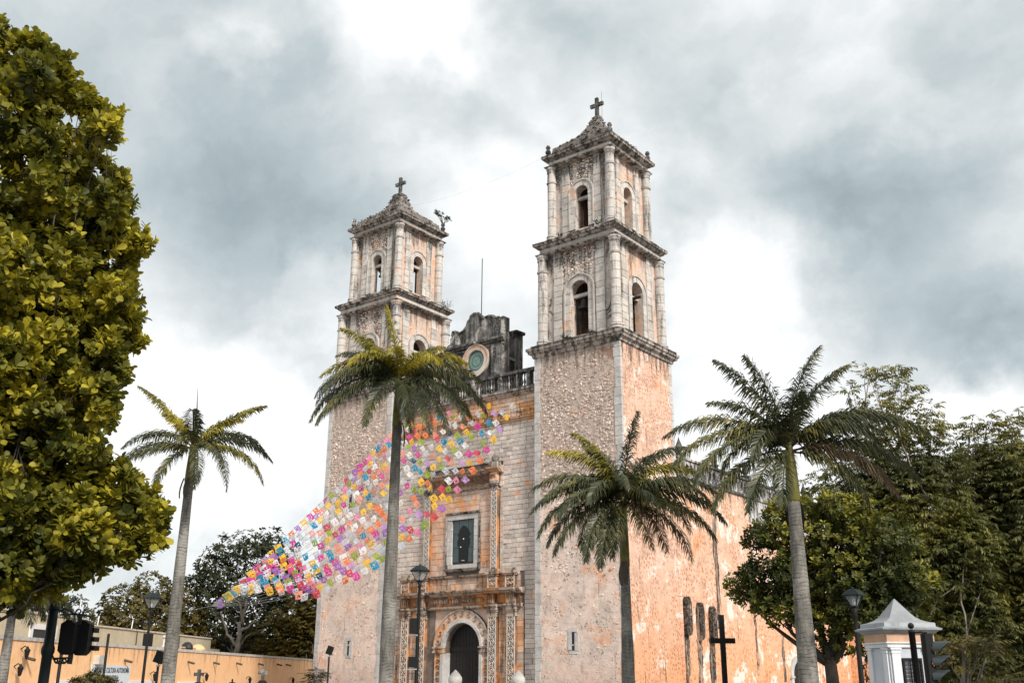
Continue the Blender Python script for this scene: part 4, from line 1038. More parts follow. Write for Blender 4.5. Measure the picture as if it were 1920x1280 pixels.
palm(1480, 842, 28, 940, .225, 'tallest palm at the right with feathery dark crown and green crownshaft',
     [(172,76,42,3.2),(165,84,30,3.0),(15,82,34,3.2),(5,74,50,3.2),(180,46,80,3.7),(188,30,88,3.8),(198,14,80,3.7),(212,-2,66,3.4),(228,-16,52,3.1),(245,-24,48,2.6),(4,56,78,3.5),(-3,40,80,4.0),(-8,24,82,3.8),(-18,8,78,3.2,DD),(-34,-6,70,2.7),
      (90,64,70,2.4),(270,66,90,2.5),(130,58,85,2.5),(320,44,105,2.8),(50,52,85,2.6),(235,40,110,2.8)], 1.0, 14, spear=False, extra=3, lmax=.60)
palm(28, 1118, 38, 1135, .17, 'palm trunk at the far left rising into the broad-leaved tree',
     [(180,20,90,1.7),(200,-5,80,1.4),(0,25,90,1.6),(-20,-10,70,1.3),(40,10,90,1.4),(140,30,80,1.5),(90,60,60,1.5)], 1.0, 15, spear=False, fallen=0)

# ================================================================== LEAFY TREES
nr = np.random.default_rng(5)
def leaf_quads(L, W_, fold=.25, bend=.15):
    """one leaf along +x, normal +z : 6 verts, 2 quads"""
    v = np.array([[0,0,0],[L*.42,W_*.34,fold*W_*.35],[L*.84,W_*.46,fold*W_*.45-bend*L*.25],[L,0,-bend*L*.5],[L*.84,-W_*.46,fold*W_*.45-bend*L*.25],[L*.42,-W_*.34,fold*W_*.35]])
    f = np.array([[0,1,2,3],[0,3,4,5]]); return v, f
def leaf_round(L, W_, fold=.25, bend=.15):
    o = lambda x, y: [L*x, W_*y, abs(y)*fold*W_-bend*L*.5*x*x]
    v = np.array([o(0,0), o(.34,.33), o(.72,.50), o(.93,.27), o(1,0), o(.93,-.27), o(.72,-.50), o(.34,-.33), o(.6,0)])
    return v, np.array([[0,1,2,8],[8,2,3,4],[8,4,5,6],[0,8,6,7]])
def rosette(nl, L, W_, cup, seed, leaf=None):
    r = np.random.default_rng(seed); vs = []; fs = []; o = 0
    for i in range(nl):
        v, f = (leaf or leaf_quads)(L*r.uniform(.7, 1.1), W_*r.uniform(.8, 1.1), .3, r.uniform(.0, .5))
        a = 2*math.pi*i/nl*1.618*2+r.uniform(-.3, .3); c = rad(cup*(1-.6*i/nl)+r.uniform(-12, 12))
        Ry = np.array([[math.cos(c),0,-math.sin(c)],[0,1,0],[math.sin(c),0,math.cos(c)]])
        Rz = np.array([[math.cos(a),-math.sin(a),0],[math.sin(a),math.cos(a),0],[0,0,1]])
        vs.append(v@Ry.T@Rz.T+[0,0,-.012*i]); fs.append(f+o); o += len(v)
    return np.vstack(vs), np.vstack(fs)
def spray(nl, L, W_, tl, seed, droop=.9):
    """twig with hanging narrow leaflets; twig along +x, z up"""
    r = np.random.default_rng(seed); vs = []; fs = []; o = 0
    for i in range(nl):
        t = (i+1)/nl; l_ = L*r.uniform(.7, 1.15)
        a = (1 if i % 2 else -1)*r.uniform(.5, 1.2); dz = -droop*r.uniform(.5, 1.2)
        d = np.array([math.cos(a), math.sin(a), dz]); d /= np.linalg.norm(d)
        s = np.cross(d, [0, 0, 1.]); s = s/(np.linalg.norm(s)+1e-9)*.8+r.normal(0, .4, 3)*.6; s /= np.linalg.norm(s)
        p = np.array([tl*t, 0, -.15*tl*t*t]); w_ = W_*.5
        vs.append(np.array([p, p+d*l_*.5+s*w_, p+d*l_, p+d*l_*.5-s*w_])); fs.append(np.array([[0,1,2,3]])+o); o += 4
    return np.vstack(vs), np.vstack(fs)
def np_mesh(name, vs, fs, mat, parent=None, kind=None, offset=None):
    me = bpy.data.meshes.new(name); o = root_loc(parent) if parent else (0, 0, 0)
    if offset is None: vs = vs-np.array(o)
    me.vertices.add(len(vs)); me.vertices.foreach_set('co', vs.astype(np.float32).ravel())
    me.loops.add(fs.size); me.loops.foreach_set('vertex_index', fs.astype(np.int32).ravel())
    me.polygons.add(len(fs)); me.polygons.foreach_set('loop_start', np.arange(0, fs.size, 4, dtype=np.int32)); me.polygons.foreach_set('loop_total', np.full(len(fs), 4, dtype=np.int32))
    me.update(calc_edges=True); me.materials.append(M[mat])
    ob = bpy.data.objects.new(name, me); COL.objects.link(ob)
    if parent: ob.parent = parent
    if kind: ob['kind'] = kind
    return ob
def basis(zax, xr):
    """matrices (n,3,3) with z axis given, random spin"""
    z = zax/np.linalg.norm(zax, axis=1, keepdims=True)
    x = xr-z*(xr*z).sum(1, keepdims=True); x /= np.linalg.norm(x, axis=1, keepdims=True)+1e-9
    y = np.cross(z, x); return np.stack([x, y, z], axis=2)
def scatter(protos, pos, mats, sc_):
    """join copies of the prototypes"""
    VS = []; FS = []; o = 0; k = nr.integers(0, len(protos), len(pos))
    for pi, (pv, pf) in enumerate(protos):
        idx = np.where(k == pi)[0]
        if not len(idx): continue
        v = np.einsum('nij,kj->nki', mats[idx], pv)*sc_[idx][:, None, None]+pos[idx][:, None, :]
        n, m_ = v.shape[:2]
        VS.append(v.reshape(-1, 3)); FS.append((pf[None]+(np.arange(n)*m_)[:, None, None]+o).reshape(-1, 4)); o += n*m_
    return np.vstack(VS), np.vstack(FS)
def blob_points(blobs, D, dens, lump=.25, squash=.8, inner=.3):
    P = []; Nn = []
    for b in blobs:
        px, py, rp = b[:3]; dd = b[3] if len(b) > 3 else 0; dn = b[4] if len(b) > 4 else 1
        c = np.array(at(px, py, D+dd)); r = rp/FPX*(D+dd)
        n = max(4, int(dens*dn*r*r*4*math.pi))
        d = nr.normal(size=(n, 3)); d /= np.linalg.norm(d, axis=1, keepdims=True)
        ph = nr.uniform(0, 6.28, 3); fr_ = 3.2
        l_ = 1+lump*(np.sin(d[:, 0]*fr_+ph[0])*np.sin(d[:, 1]*fr_+ph[1])+np.sin(d[:, 2]*fr_*1.3+ph[2])*.6)+nr.normal(0, .05, n)
        rr_ = np.where(nr.random(n) < inner, nr.uniform(.3, .9, n), 1)*l_
        p = c+d*r*rr_[:, None]*np.array([1, 1, squash]); P.append(p); Nn.append(d)
    return np.vstack(P), np.vstack(Nn)
def limb(mb, a, b, r0, r1, rr, seg=6, wob=.12):
    a = V(a); b = V(b); L_ = (b-a).length; pts = []
    for i in range(seg+1):
        t = i/seg; p = a.lerp(b, t)+V((0, 0, -.10*L_*math.sin(t*math.pi)*.6))
        if 0 < i < seg: p += V((rr.uniform(-1, 1), rr.uniform(-1, 1), rr.uniform(-1, 1)))*wob*L_*.35
        pts.append(p)
    mb.tube(pts, [r0+(r1-r0)*(i/seg)**.8 for i in range(seg+1)], 7)
    return pts
def pxpath(pts, D): return [at(x, y, D+(d[0] if d else 0)) for x, y, *d in pts]
def leafy(name, label, trunk_px, D, blobs, protos, leafmat_, bark, dens, mode, n_parts=0, trunk_r=.25, scale=(.8, 1.2), limbs=(), fork=.45, group=None, cat='tree', bs=1.0, seed=3, lump=.25, squash=.8, limb_every=1, trunk_top=None, visible=None, inner=.3):
    rr = random.Random(seed)
    b0 = at(trunk_px, 1272, D); b0.z = 0
    t = thing(name, label, cat, b0, group)
    cs = [at(b[0], b[1], D+(b[3] if len(b) > 3 else 0)) for b in blobs]
    cen = sum(cs, V((0,0,0)))/len(cs); zt = trunk_top or (min(c.z for c in cs)*.6+.4*cen.z)*.75
    top = V((b0.x+(cen.x-b0.x)*.25, b0.y+(cen.y-b0.y)*.25, zt))
    mb = MB(); limb(mb, b0, top, trunk_r, trunk_r*.7, rr, 7, .08); mb.build('trunk', bark, t, True)
    for i, c in enumerate(cs):
        if i % limb_every: continue
        mb = MB(); start = b0.lerp(top, rr.uniform(.72, 1.0)); pts = limb(mb, start, c, trunk_r*.45*bs, trunk_r*.08*bs, rr, 7, .15)
        r_b = blobs[i][2]/FPX*D
        for k in range(3):
            limb(mb, pts[-2-k], c+V((rr.uniform(-1,1), rr.uniform(-1,1), rr.uniform(-.6,1)))*r_b*.85, trunk_r*.10*bs, trunk_r*.03*bs, rr, 4)
        mb.build('branch', bark, t, True)
    for (path, r0, r1) in limbs:
        mb = MB(); p0 = pxpath(path, D); pts = []
        for a_i in range(len(p0)-1):
            for k in range(4): pts.append(p0[a_i].lerp(p0[a_i+1], k/4)+V((rr.uniform(-1,1), rr.uniform(-1,1), rr.uniform(-1,1)))*r0*.9)
        pts.append(p0[-1]); n = len(pts); mb.tube(pts, [r0+(r1-r0)*i/(n-1) for i in range(n)], 6); mb.build('branch', bark, t, True)
    P, Nn = blob_points(blobs, D, dens, lump, squash, inner)
    n = len(P)
    if mode == 'rosette': z = Nn*.75+np.array([0, 0, .55])+nr.normal(0, .35, (n, 3)); xr = nr.normal(size=(n, 3))
    else:
        z = np.tile([0, 0, 1.], (n, 1))+nr.normal(0, .28, (n, 3)); xr = Nn*np.array([1, 1, .3])+nr.normal(0, .5, (n, 3))
    mats = basis(z, xr); s = nr.uniform(scale[0], scale[1], n)
    order = np.arange(n)
    if n_parts:
        cam_d = np.linalg.norm(P-np.array(CAM), axis=1)
        # clusters on the side facing the camera and inside the frame come first
        rel = P-np.array(CAM); zc = rel@np.array(CF); xx = 960+FPX*(rel@np.array(CR))/zc; yy = 640-FPX*(rel@np.array(CU))/zc
        face = -(Nn*rel).sum(1)/cam_d
        ok = (xx > 0) & (xx < 1920) & (yy > 0) & (yy < 1280)
        key = np.where(ok, cam_d-2.0*face-s, 1e9); order = np.argsort(key)
        tot = {}
        for j in range(n_parts):
            i = order[j]; pi = int(nr.integers(0, len(protos)))
            if pi not in tot:
                ob = np_mesh('leaf_cluster', protos[pi][0], protos[pi][1], leafmat_, None, None, offset=1); tot[pi] = ob.data
            else: ob = bpy.data.objects.new('leaf_cluster', tot[pi]); COL.objects.link(ob)
            ob.parent = t; m4 = Matrix(mats[i].tolist()).to_4x4()*1.0
            m4 = Matrix.Translation(V(P[i])-b0)@m4@Matrix.Diagonal((s[i], s[i], s[i], 1)); ob.matrix_local = m4
    idx = order[n_parts:]
    vs, fs = scatter(protos, P[idx], mats[idx], s[idx])
    np_mesh('foliage', vs, fs, leafmat_, t, 'stuff')
    return t
_er = random.Random(31); EDGE = []
_ol = [(5,52),(50,70),(85,85),(110,112),(130,130),(160,152),(188,190),(212,192),(195,240),(165,255),(188,290),(232,322),(240,350),(228,395),(258,430),(276,455),(258,500),(250,545),(268,590),(264,640),(225,665),(232,700),(196,745),(178,770),(172,810),(172,845),(212,862),(255,892),(268,925),(305,955),(315,966),(297,1003),(280,1022),(238,1036),(198,1046),(148,1070),(112,1104),(60,1112),(20,1108)]
for _i in range(len(_ol)-1):
    (_a, _b), (_c, _d) = _ol[_i], _ol[_i+1]
    for _k in range(2):
        _t = (_k+_er.random()*.6)/2; _in = _er.uniform(8, 30); EDGE.append((_a+(_c-_a)*_t-_in+_er.uniform(-6, 6), _b+(_d-_b)*_t+(_in*.4 if _b < 500 else -_in*.2), _er.uniform(11, 24), _er.uniform(-.5, .4), 1.5))
for _i in range(26): EDGE.append((_er.uniform(5, 210), _er.uniform(120, 1040), _er.uniform(20, 36), -.75, 1.2))
ROS = [rosette(10, .125, .080, 50, 21+i, leaf_round) for i in range(5)]
leafy('broadleaf_tree', 'big broad-leaved tree with yellow-green leaf rosettes filling the left edge', -60, 14,
      [(10,125,50),(75,180,45),(50,260,75),(140,190,20),(190,207,14),(170,262,16),(115,335,65),(185,380,42),(60,420,92,.3),(150,465,75),(225,455,28),(60,570,95),(155,590,75),(220,600,32),(0,500,80,-.6),
       (50,720,90,.2),(135,690,62),(195,650,30),(45,850,95),(115,800,45),(105,930,78),(190,930,48),(250,960,40),(285,985,18),(35,1010,88),(120,1030,38),(205,1015,20),(40,1085,28),(95,1085,24),(60,500,80,.9,.7),(60,800,80,.9,.7),
       (-120,180,130),(-110,400,150),(-130,650,170),(-120,880,170),(-90,1060,110),(10,660,52,-.9)]+EDGE,
      ROS, 'leaf_big', 'bark_dark', 58, 'rosette', 300, .10, (.65, 1.25), seed=4, lump=.36, squash=1.0, limb_every=4, bs=.55,
      limbs=(([(60,330),(110,290),(150,240),(185,205)], .02, .008), ([(90,300),(140,262),(200,262)], .015, .006), ([(0,740),(30,760),(60,800)], .02, .01)))
ROS2 = [rosette(8, .17, .085, 40, 51+i) for i in range(4)]
leafy('broadleaf_tree', 'dark layered broad-leaved tree with yellow-green top right of the church nave', 1560, 34,
      [(1470,965,40,0),(1530,945,45),(1590,960,50),(1430,1005,40),(1500,1010,60),(1590,1020,70),(1660,1010,60),(1400,1090,32),(1450,1070,60),(1530,1090,75),(1620,1100,80),(1690,1090,60),(1385,1115,18),
       (1480,1145,48),(1560,1155,62),(1650,1170,75),(1560,1222,26,0,.7),(1690,1225,50),(1620,1010,60,2),(1540,1080,80,2),(1430,1120,40)],
      ROS2, 'leaf_almond', 'bark_dark', 15, 'rosette', 120, .26, (.8, 1.25), seed=6, lump=.2, squash=.62, limb_every=2)
SPR = [spray(12, .21, .058, .42, 61+i) for i in range(5)]
leafy('slender_tree', 'tall feathery tree with drooping narrow leaves behind the white pillar at the right', 1800, 40,
      [(1630,705,24,0,.4),(1670,695,22,0,.35),(1690,735,26,0,.45),(1640,760,30,0,.5),(1590,735,14,0,.35),(1710,790,36,0,.6),(1650,815,42,0,.6),(1590,840,42,0,.45),(1745,815,30,0,.45),(1560,900,34,0,.35),(1620,900,55,0,.6),(1690,890,60),(1760,880,45,0,.8),
       (1650,960,60),(1730,960,70),(1700,1040,70),(1770,1040,70),(1660,1030,50,2),(1740,1110,65),(1800,1110,60),(1800,1010,60),(1760,1180,55),(1800,1180,55),(1820,1240,50),(1750,1240,40),(1720,1000,80,3),(1760,1090,80,3)],
      SPR, 'leaf_feather', 'bark_pale', 30, 'spray', 0, .24, (.75, 1.2), seed=8, lump=.3, limb_every=2,
      limbs=(([(1805,1280,-1.6),(1812,1190,-1.6),(1802,1110,-1.6),(1812,1030,-1.4)], .05, .02), ([(1812,1190,-1.6),(1838,1110,-1.4)], .035, .015),
             ([(1740,940,-1.3),(1712,880,-1.3),(1690,830,-1.1)], .04, .02), ([(1690,830,-1),(1680,770,-1),(1672,705,-.5)], .03, .012), ([(1690,800,-1),(1655,770,-1),(1632,715,-.5)], .025, .01),
             ([(1740,1160,-2.0),(1760,1120,-2.0),(1790,1100,-2.0)], .025, .012)))
leafy('slender_tree', 'spreading feathery tree with pale forked trunks at the right edge', 1880, 42,
      [(1850,795,24,0,.4),(1890,785,22,0,.35),(1820,800,16,0,.3),(1915,820,28,0,.4),(1860,845,40,0,.6),(1800,850,34,0,.5),(1910,890,55),(1840,900,60),(1900,970,70),(1850,990,60),(1930,1050,80),(1870,1070,70),(1900,1150,80),(1850,1180,60),
       (1940,1230,80),(1860,1250,60),(1960,900,70),(1980,1000,90),(1980,1140,90),(1890,1040,90,3),(1880,1160,90,3)],
      SPR, 'leaf_feather', 'bark_pale', 30, 'spray', 0, .26, (.75, 1.2), seed=9, lump=.3, limb_every=2,
      limbs=(([(1862,1280,-2.1),(1868,1200,-2.1),(1850,1120,-2.0),(1856,1060,-1.6)], .045, .02), ([(1868,1200,-2.1),(1892,1130,-1.8)], .03, .012)))
LONG = [spray(13, .17, .05, .55, 71+i, .5) for i in range(4)]
leafy('small_tree', 'low yellow-green shrubby tree with flat leaf layer beside the traffic light', 1805, 24,
      [(1775,1205,20,0,1),(1810,1202,22,0,1),(1845,1206,20,0,1),(1790,1245,16,0,.8),(1830,1215,14,0,1),(1860,1280,22,0,1),(1880,1272,18,0,1)], LONG, 'leaf_olive', 'bark_pale', 34, 'spray', 0, .06, (.6, 1.0), seed=10, squash=.45,
      limbs=(([(1805,1280),(1808,1240),(1800,1210)], .05, .02), ([(1835,1280),(1845,1240),(1850,1210)], .025, .01)))
SM = [rosette(7, .26, .12, 25, 81+i) for i in range(4)]
leafy('round_tree', 'rounded dome-shaped tree behind the beige building at the left', 280, 118,
      [(195,1165,32),(232,1135,38),(285,1115,40),(335,1128,36),(270,1155,55),(215,1190,32),(325,1172,45),(365,1165,32),(385,1195,26),(180,1195,25),(290,1200,40),(350,1205,35)], SM, 'leaf_olive', 'bark_dark', 3.4, 'rosette', 0, .4, (1.1, 1.8), seed=12, lump=.18, limb_every=3, squash=.9)
leafy('tall_dark_tree', 'tall dark tree with pale forked trunk behind the left bell tower', 440, 120,
      [(395,1065,30,0,.9),(430,1030,30,0,.9),(470,1020,30,0,.9),(505,1015,28,0,.8),(525,1040,26,0,.7),(380,1105,34),(430,1085,50),(490,1070,50),(410,1150,45),(470,1140,55),(530,1100,45),(545,1150,50),(375,1150,22),(400,1195,30),(480,1190,40,2),(400,1035,16,0,.6),(560,1060,14,0,.5),(440,1220,40,3),(400,1225,30,3)],
      SM, 'leaf_dark', 'bark_pale', 2.8, 'rosette', 0, .3, (1.1, 1.9), seed=13, lump=.22, limb_every=2,
      limbs=(([(438,1228,-5),(446,1195,-5),(455,1165,-5),(462,1125,-5)], .34, .14), ([(441,1212,-5),(424,1182,-5),(414,1145,-5)], .18, .08), ([(450,1182,-5),(476,1164,-5),(490,1138,-5)], .15, .06), ([(455,1165,-5),(450,1130,-5),(434,1118,-5)], .12, .05)))
leafy('olive_tree', 'olive-yellow bushy tree tucked against the left side of the church tower', 540, 116,
      [(520,1185,30),(555,1160,36),(575,1125,26),(600,1150,40),(495,1205,22),(540,1215,32),(590,1215,40),(610,1180,40),(565,1190,40),(620,1120,30),(545,1100,14,0,.6)], [spray(12,.26,.09,.5,91+i,.6) for i in range(3)], 'leaf_olive', 'bark_dark', 4, 'spray', 0, .3, (1.4, 2.1), seed=14, lump=.25, limb_every=3)
leafy('background_tree', 'low leafy treetops showing over the beige roof at the far left', 90, 100,
      [(85,1135,16),(112,1128,15),(140,1122,12,0,.6),(155,1132,10,0,.6),(60,1128,18),(20,1120,26),(-20,1110,40),(165,1150,12)], SM, 'leaf_dark', 'bark_dark', 6, 'rosette', 0, .2, (.8, 1.3), seed=15, limb_every=3)
leafy('background_tree', 'dark trees filling the ground behind the orange wall beside the tower', 500, 128,
      [(470,1215,30),(510,1225,30),(560,1225,30),(430,1215,26),(590,1215,40),(400,1215,22)], SM, 'leaf_dark', 'bark_dark', 6, 'rosette', 0, .2, (1.3, 2.2), seed=16, limb_every=3)
leafy('background_tree', 'dark tree mass in shade behind the right-hand park trees', 1820, 58,
      [(1620,1080,60),(1700,1080,90),(1800,1050,90),(1900,1050,100),(1700,1230,60),(1760,1200,90),(1880,1200,110),(1980,1150,110),(1740,1270,50)], SM, 'leaf_dark', 'bark_dark', 5, 'rosette', 0, .3, (1, 1.6), seed=17, limb_every=3)
leafy('clipped_bush', 'rounded dark bush in front of the orange wall and its sign', 172, 30,
      [(172,1285,28),(150,1292,22),(196,1290,22),(140,1296,16),(208,1298,15)], [rosette(7, .085, .04, 35, 99)], 'leaf_olive', 'bark_dark', 160, 'rosette', 0, .05, (.7, 1.2), seed=18, cat='bush', limb_every=2)
leafy('scrub_plant', 'scraggly plant growing at the foot of the left bell tower', 588, 74,
      [(590,1268,12,0,.8),(596,1262,9,0,.7),(580,1275,10,0,.7)], [spray(12,.3,.05,.5,33,.2)], 'weed', 'bark_pale', 26, 'spray', 0, .03, (.7, 1.2), seed=19, cat='plant', limb_every=1,
      limbs=(([(582,1280),(578,1250),(574,1225)], .02, .008), ([(588,1280),(590,1240),(586,1208)], .02, .008), ([(590,1280),(596,1245),(600,1235)], .02, .008)))

# weeds on the cornices
def weed(p, s, label, seed, leaf=True, n=14):
    rr = random.Random(seed); p = V(p); mb = MB()
    for i in range(n):
        a = rr.uniform(0, 6.28); h = s*rr.uniform(.5, 1.1); o = V((math.cos(a), math.sin(a), 0)); q0 = p+o*s*.15*rr.random(); q1 = q0+UP*h*.6+o*s*.2; q2 = q0+UP*h+o*s*.55
        mb.tube([q0, q1, q2], [.014, .010, .004], 3)
        for k in range(5):
            c = q0.lerp(q2, rr.uniform(.3, 1)); d = V((rr.uniform(-1,1), rr.uniform(-1,1), rr.uniform(-.3,1))).normalized(); sd = d.cross(UP).normalized()*.035; mb.add([c, c+d*.07+sd, c+d*.15, c+d*.07-sd], [(0,1,2,3)])
    single(mb, 'weed', 'weed', label, 'weed', 'weeds growing on the church cornices')
for i, (p, s, lb) in enumerate([((-4.6,.15,23.8),.5,'dry weed at the foot of the right tower\'s lower front arch, left side'), ((-2.4,.2,23.8),.4,'dry weed at the foot of the right tower\'s lower front arch, right side'),
     ((-1.7,.3,31.9),.55,'weed beside the right tower\'s middle column base, front face'), ((-5.0,.3,31.8),.35,'weed on the right tower\'s middle cornice near its left end'), ((-5.4,1.2,38.95),.6,'weed at the left foot of the right tower\'s spire'),
     ((-.9,2.5,38.95),.5,'weed behind the front finial of the right tower'), ((-.9,4.2,38.95),.45,'weed on the right edge of the right tower\'s top cornice'), ((-21.1,6.3,31.75),.75,'wispy weed at the right end of the left tower\'s middle cornice'),
     ((-22.6,.4,31.8),.35,'weed on the left tower\'s middle cornice by the corner column'), ((-11.9,.25,15.85),.6,'dark weed on the right end of the portal\'s upper cornice'), ((-11.3,.3,21.2),.35,'weed at the foot of the balustrade')]):
    weed(p, s, lb, 40+i, n=12)
# sapling rooted on a finial
mb = MB(); p = V((XR-.75, 6.1, 39.7)); rr = random.Random(3); root = thing('sapling', 'small leafy sapling growing on the right finial of the left tower', 'plant', p)
tips = []
for i in range(9):
    a = rr.uniform(0, 6.28); q = p+V((math.cos(a)*rr.uniform(.3,.8), math.sin(a)*rr.uniform(.3,.8), rr.uniform(.6,1.25))); mb.tube([p, p.lerp(q, .5)+UP*.1, q], [.03, .02, .008], 4); tips.append(q)
mb.build('stem', 'bark_dark', root)
P = np.array([t_+V((rr.uniform(-.2,.2), rr.uniform(-.2,.2), rr.uniform(-.15,.15))) for t_ in tips for _ in range(5)]); n = len(P)
vs, fs = scatter([rosette(6, .17, .10, 20, 5)], P, basis(nr.normal(size=(n,3))*.5+np.array([0,0,1.]), nr.normal(size=(n,3))), nr.uniform(.6, 1, n)); np_mesh('foliage', vs, fs, 'leaf_dark', root, 'stuff')

# ================================================================== PAPER FLAGS
def flag_mesh(k, col):
    rr = random.Random(100+k); W_, H_ = .50, .46; nx, nz = 8, 7; vs = []; fs = []
    ph = rr.uniform(0, 6.28); amp = rr.uniform(.03, .08); sh = rr.uniform(-.10, .22); curl = rr.uniform(-.16, .16)
    for j in range(nz+1):
        for i in range(nx+1):
            u = i/nx-.5; v_ = j/nz
            x = u*W_*(1-.25*v_*abs(curl)*3)+sh*v_*H_; z = -v_*H_
            if j == nz: z -= .06*(1-abs(u)*2)*H_*2+.02*math.cos(i*math.pi)
            y = amp*math.sin(u*5+v_*3+ph)*(.3+v_)+curl*v_*v_*1.3
            vs.append((x, y, z))
    holes = set(rr.sample([(i, j) for i in range(1, nx-1) for j in range(1, nz-1)], 7))
    for j in range(nz):
        for i in range(nx):
            if (i, j) in holes: continue
            a = j*(nx+1)+i; fs.append((a, a+1, a+nx+2, a+nx+1))
    me = bpy.data.meshes.new('paper_flag'); me.from_pydata(vs, [], fs); me.materials.append(M['p_'+col]); return me
FM = {}
cols = ['orange']*4+['yellow']*6+['pink']*3+['red']*2+['violet']*3+['white']*8+['silver']*7+['green']*4+['blue']*2+['navy']+['coral']*4+['lilac']*2+['lightpink']*2+['pink']*2+['yellow']*2+['blue']*2
A = at(396, 1136, 54)
NS = 15
fr_ = random.Random(77)
words = ['uppermost','second','third','fourth','fifth','sixth','seventh','eighth','ninth','tenth','eleventh','twelfth','thirteenth','fourteenth','lowest']
for s_i in range(NS):
    f = s_i/(NS-1)
    Bp = V((-19.6+f*11.0, FY-.45, 20.9-.2*fr_.random()))
    sag = .25+4.0*f**1.05
    lb = ('%s string of coloured paper flags counted from the top, stretched to the church front' % words[s_i])
    if s_i == NS-1: lb = 'lowest sagging string of coloured paper flags stretched to the church front'
    root = thing('flag_string', lb, 'paper bunting', A+UP*(-.012*s_i), 'strings of paper flags stretched to the church')
    N = 40; pts = []
    for i in range(N+1):
        t = i/N; p = A.lerp(Bp, t)-UP*(sag*4*t*(1-t)*(1+.25*(t-.5))); pts.append(p)
    mb = MB(); mb.tube(pts, .009, 3, False); mb.build('cord', 'cord', root)
    L_ = sum((pts[i+1]-pts[i]).length for i in range(N)); pos = .35+fr_.random()*.8+ (0.9*s_i*.5 if s_i else 0); 
    while pos < L_-.5:
        t = pos/L_; k = min(N-1, int(t*N)); fx = t*N-k; p = pts[k].lerp(pts[k+1], fx); d = (pts[k+1]-pts[k]).normalized()
        c = fr_.choice(cols); k_ = fr_.randrange(7)
        if (c, k_) not in FM: FM[(c, k_)] = flag_mesh(k_, c)
        ob = bpy.data.objects.new('paper_flag', FM[(c, k_)]); COL.objects.link(ob); ob.parent = root
        # hung by its top edge, blown by the wind and twisted towards the square
        side = (d+HR*fr_.uniform(.2, .7)-HF*.2).normalized(); up = (UP+side.cross(UP).normalized()*fr_.uniform(-.32, .28)); up = (up-side*up.dot(side)).normalized()
        yv = up.cross(side)
        m4 = Matrix(((side.x, yv.x, up.x, 0), (side.y, yv.y, up.y, 0), (side.z, yv.z, up.z, 0), (0,0,0,1))); s = fr_.uniform(.68, .92)
        ob.matrix_local = Matrix.Translation(p-V(root.location))@m4@Matrix.Diagonal((s, s, s, 1))
        pos += fr_.uniform(.76, .88) if fr_.random() > .07 else 1.7

# ================================================================== STREET FURNITURE
def rel_root(name, label, cat, p, group=None, rot=0):
    t = thing(name, label, cat, V((p.x, p.y, 0)), group); t.rotation_euler = (0, 0, rot); return t
def lamp_post(px, py, D, label, s=1.0, ex=()):
    p = at(px, py, D); zt = p.z; t = rel_root('lamp_post', label, 'lamp post', p, 'lantern-topped lamp posts'); x, y = p.x, p.y
    w_ = .30*s; zb = zt-.86*s
    mb = MB(); mb.lathe(x, y, [(.16,0),(.16,.3),(.10,.42),(.085,.9),(.07,1.0),(.055,zb-.4),(.045,zb-.2),(.075,zb-.16),(.05,zb-.1),(.09,zb)], 12); mb.build('post', 'iron', t, True)
    mb = MB(); mb.sq(x-.12*s, x+.12*s, y-.12*s, y+.12*s, [(zb,-.03),(zb+.04,.0),(zb+.06,.0)]); mb.build('lantern_base', 'teal_iron', t)
    mb = MB(); o = w_-.12*s; mb.sq(x-.12*s, x+.12*s, y-.12*s, y+.12*s, [(zb+.06,-.02),(zb+.50*s,o-.03)]); mb.build('lantern_glass', 'lamp_glass', t)
    mb = MB()
    for sx in (-1, 1):
        for sy in (-1, 1): mb.tube([(x+sx*.12*s, y+sy*.12*s, zb+.05), (x+sx*w_*.97, y+sy*w_*.97, zb+.51*s)], .014, 4)
    mb.build('lantern_frame', 'teal_iron', t)
    mb = MB(); mb.sq(x-w_, x+w_, y-w_, y+w_, [(zb+.50*s,.03),(zb+.54*s,.04),(zb+.72*s,-.10*s),(zb+.74*s,-.13*s),(zb+.78*s,-.16*s),(zb+.80*s,-.24*s)]); mb.lathe(x, y, [(.03,zb+.79*s),(.045,zb+.82*s),(.01,zb+.88*s)], 8); mb.build('lantern_roof', 'teal_iron', t)
    mb = MB(); mb.lathe(x, y, [(.03,zb+.07),(.04,zb+.12),(.05,zb+.22),(.03,zb+.30)], 8); mb.build('lamp_bulb', 'white', t, True)
    for e in ex: e(t, x, y)
    return t
def box_ex(z0, z1, dx, wd, mat='iron'):
    def f(t, x, y):
        a = V((x, y, 0)); mb = MB(); mb.obox(a, HR, UP, -HF, dx-wd/2, dx+wd/2, z0, z1, -.12, .14); mb.build('speaker_box', mat, t)
        mb = MB(); mb.obox(a, HR, UP, -HF, dx-wd/2-.03, max(0, dx+wd/2), z0-.07, z0-.03, -.05, .08); mb.build('bracket', 'grey_paint', t)
    return f
lamp_post(788, 1057, 36, 'black lantern lamp post with two speaker boxes in front of the church portal', .72, (box_ex(3.05, 3.55, -.16, .26), box_ex(1.95, 2.30, -.15, .28)))
def arm_ex(t, x, y):
    a = V((x, y, 0)); mb = MB()
    for s in (-1, 1): mb.tube([a+UP*3.95, a+UP*4.05+HR*s*.3, a+UP*3.95+HR*s*.7], .03, 5)
    mb.tube([a+UP*4.45-HR*.35, a+UP*4.42+HR*.55], .02, 5)
    mb.build('cross_arm', 'iron', t)
lamp_post(287, 1108, 52, 'lantern lamp post against the dome-shaped tree at the left', .95, (arm_ex,))
lamp_post(1598, 1100, 27, 'lantern lamp post in front of the dark tree left of the white pillar', .60)

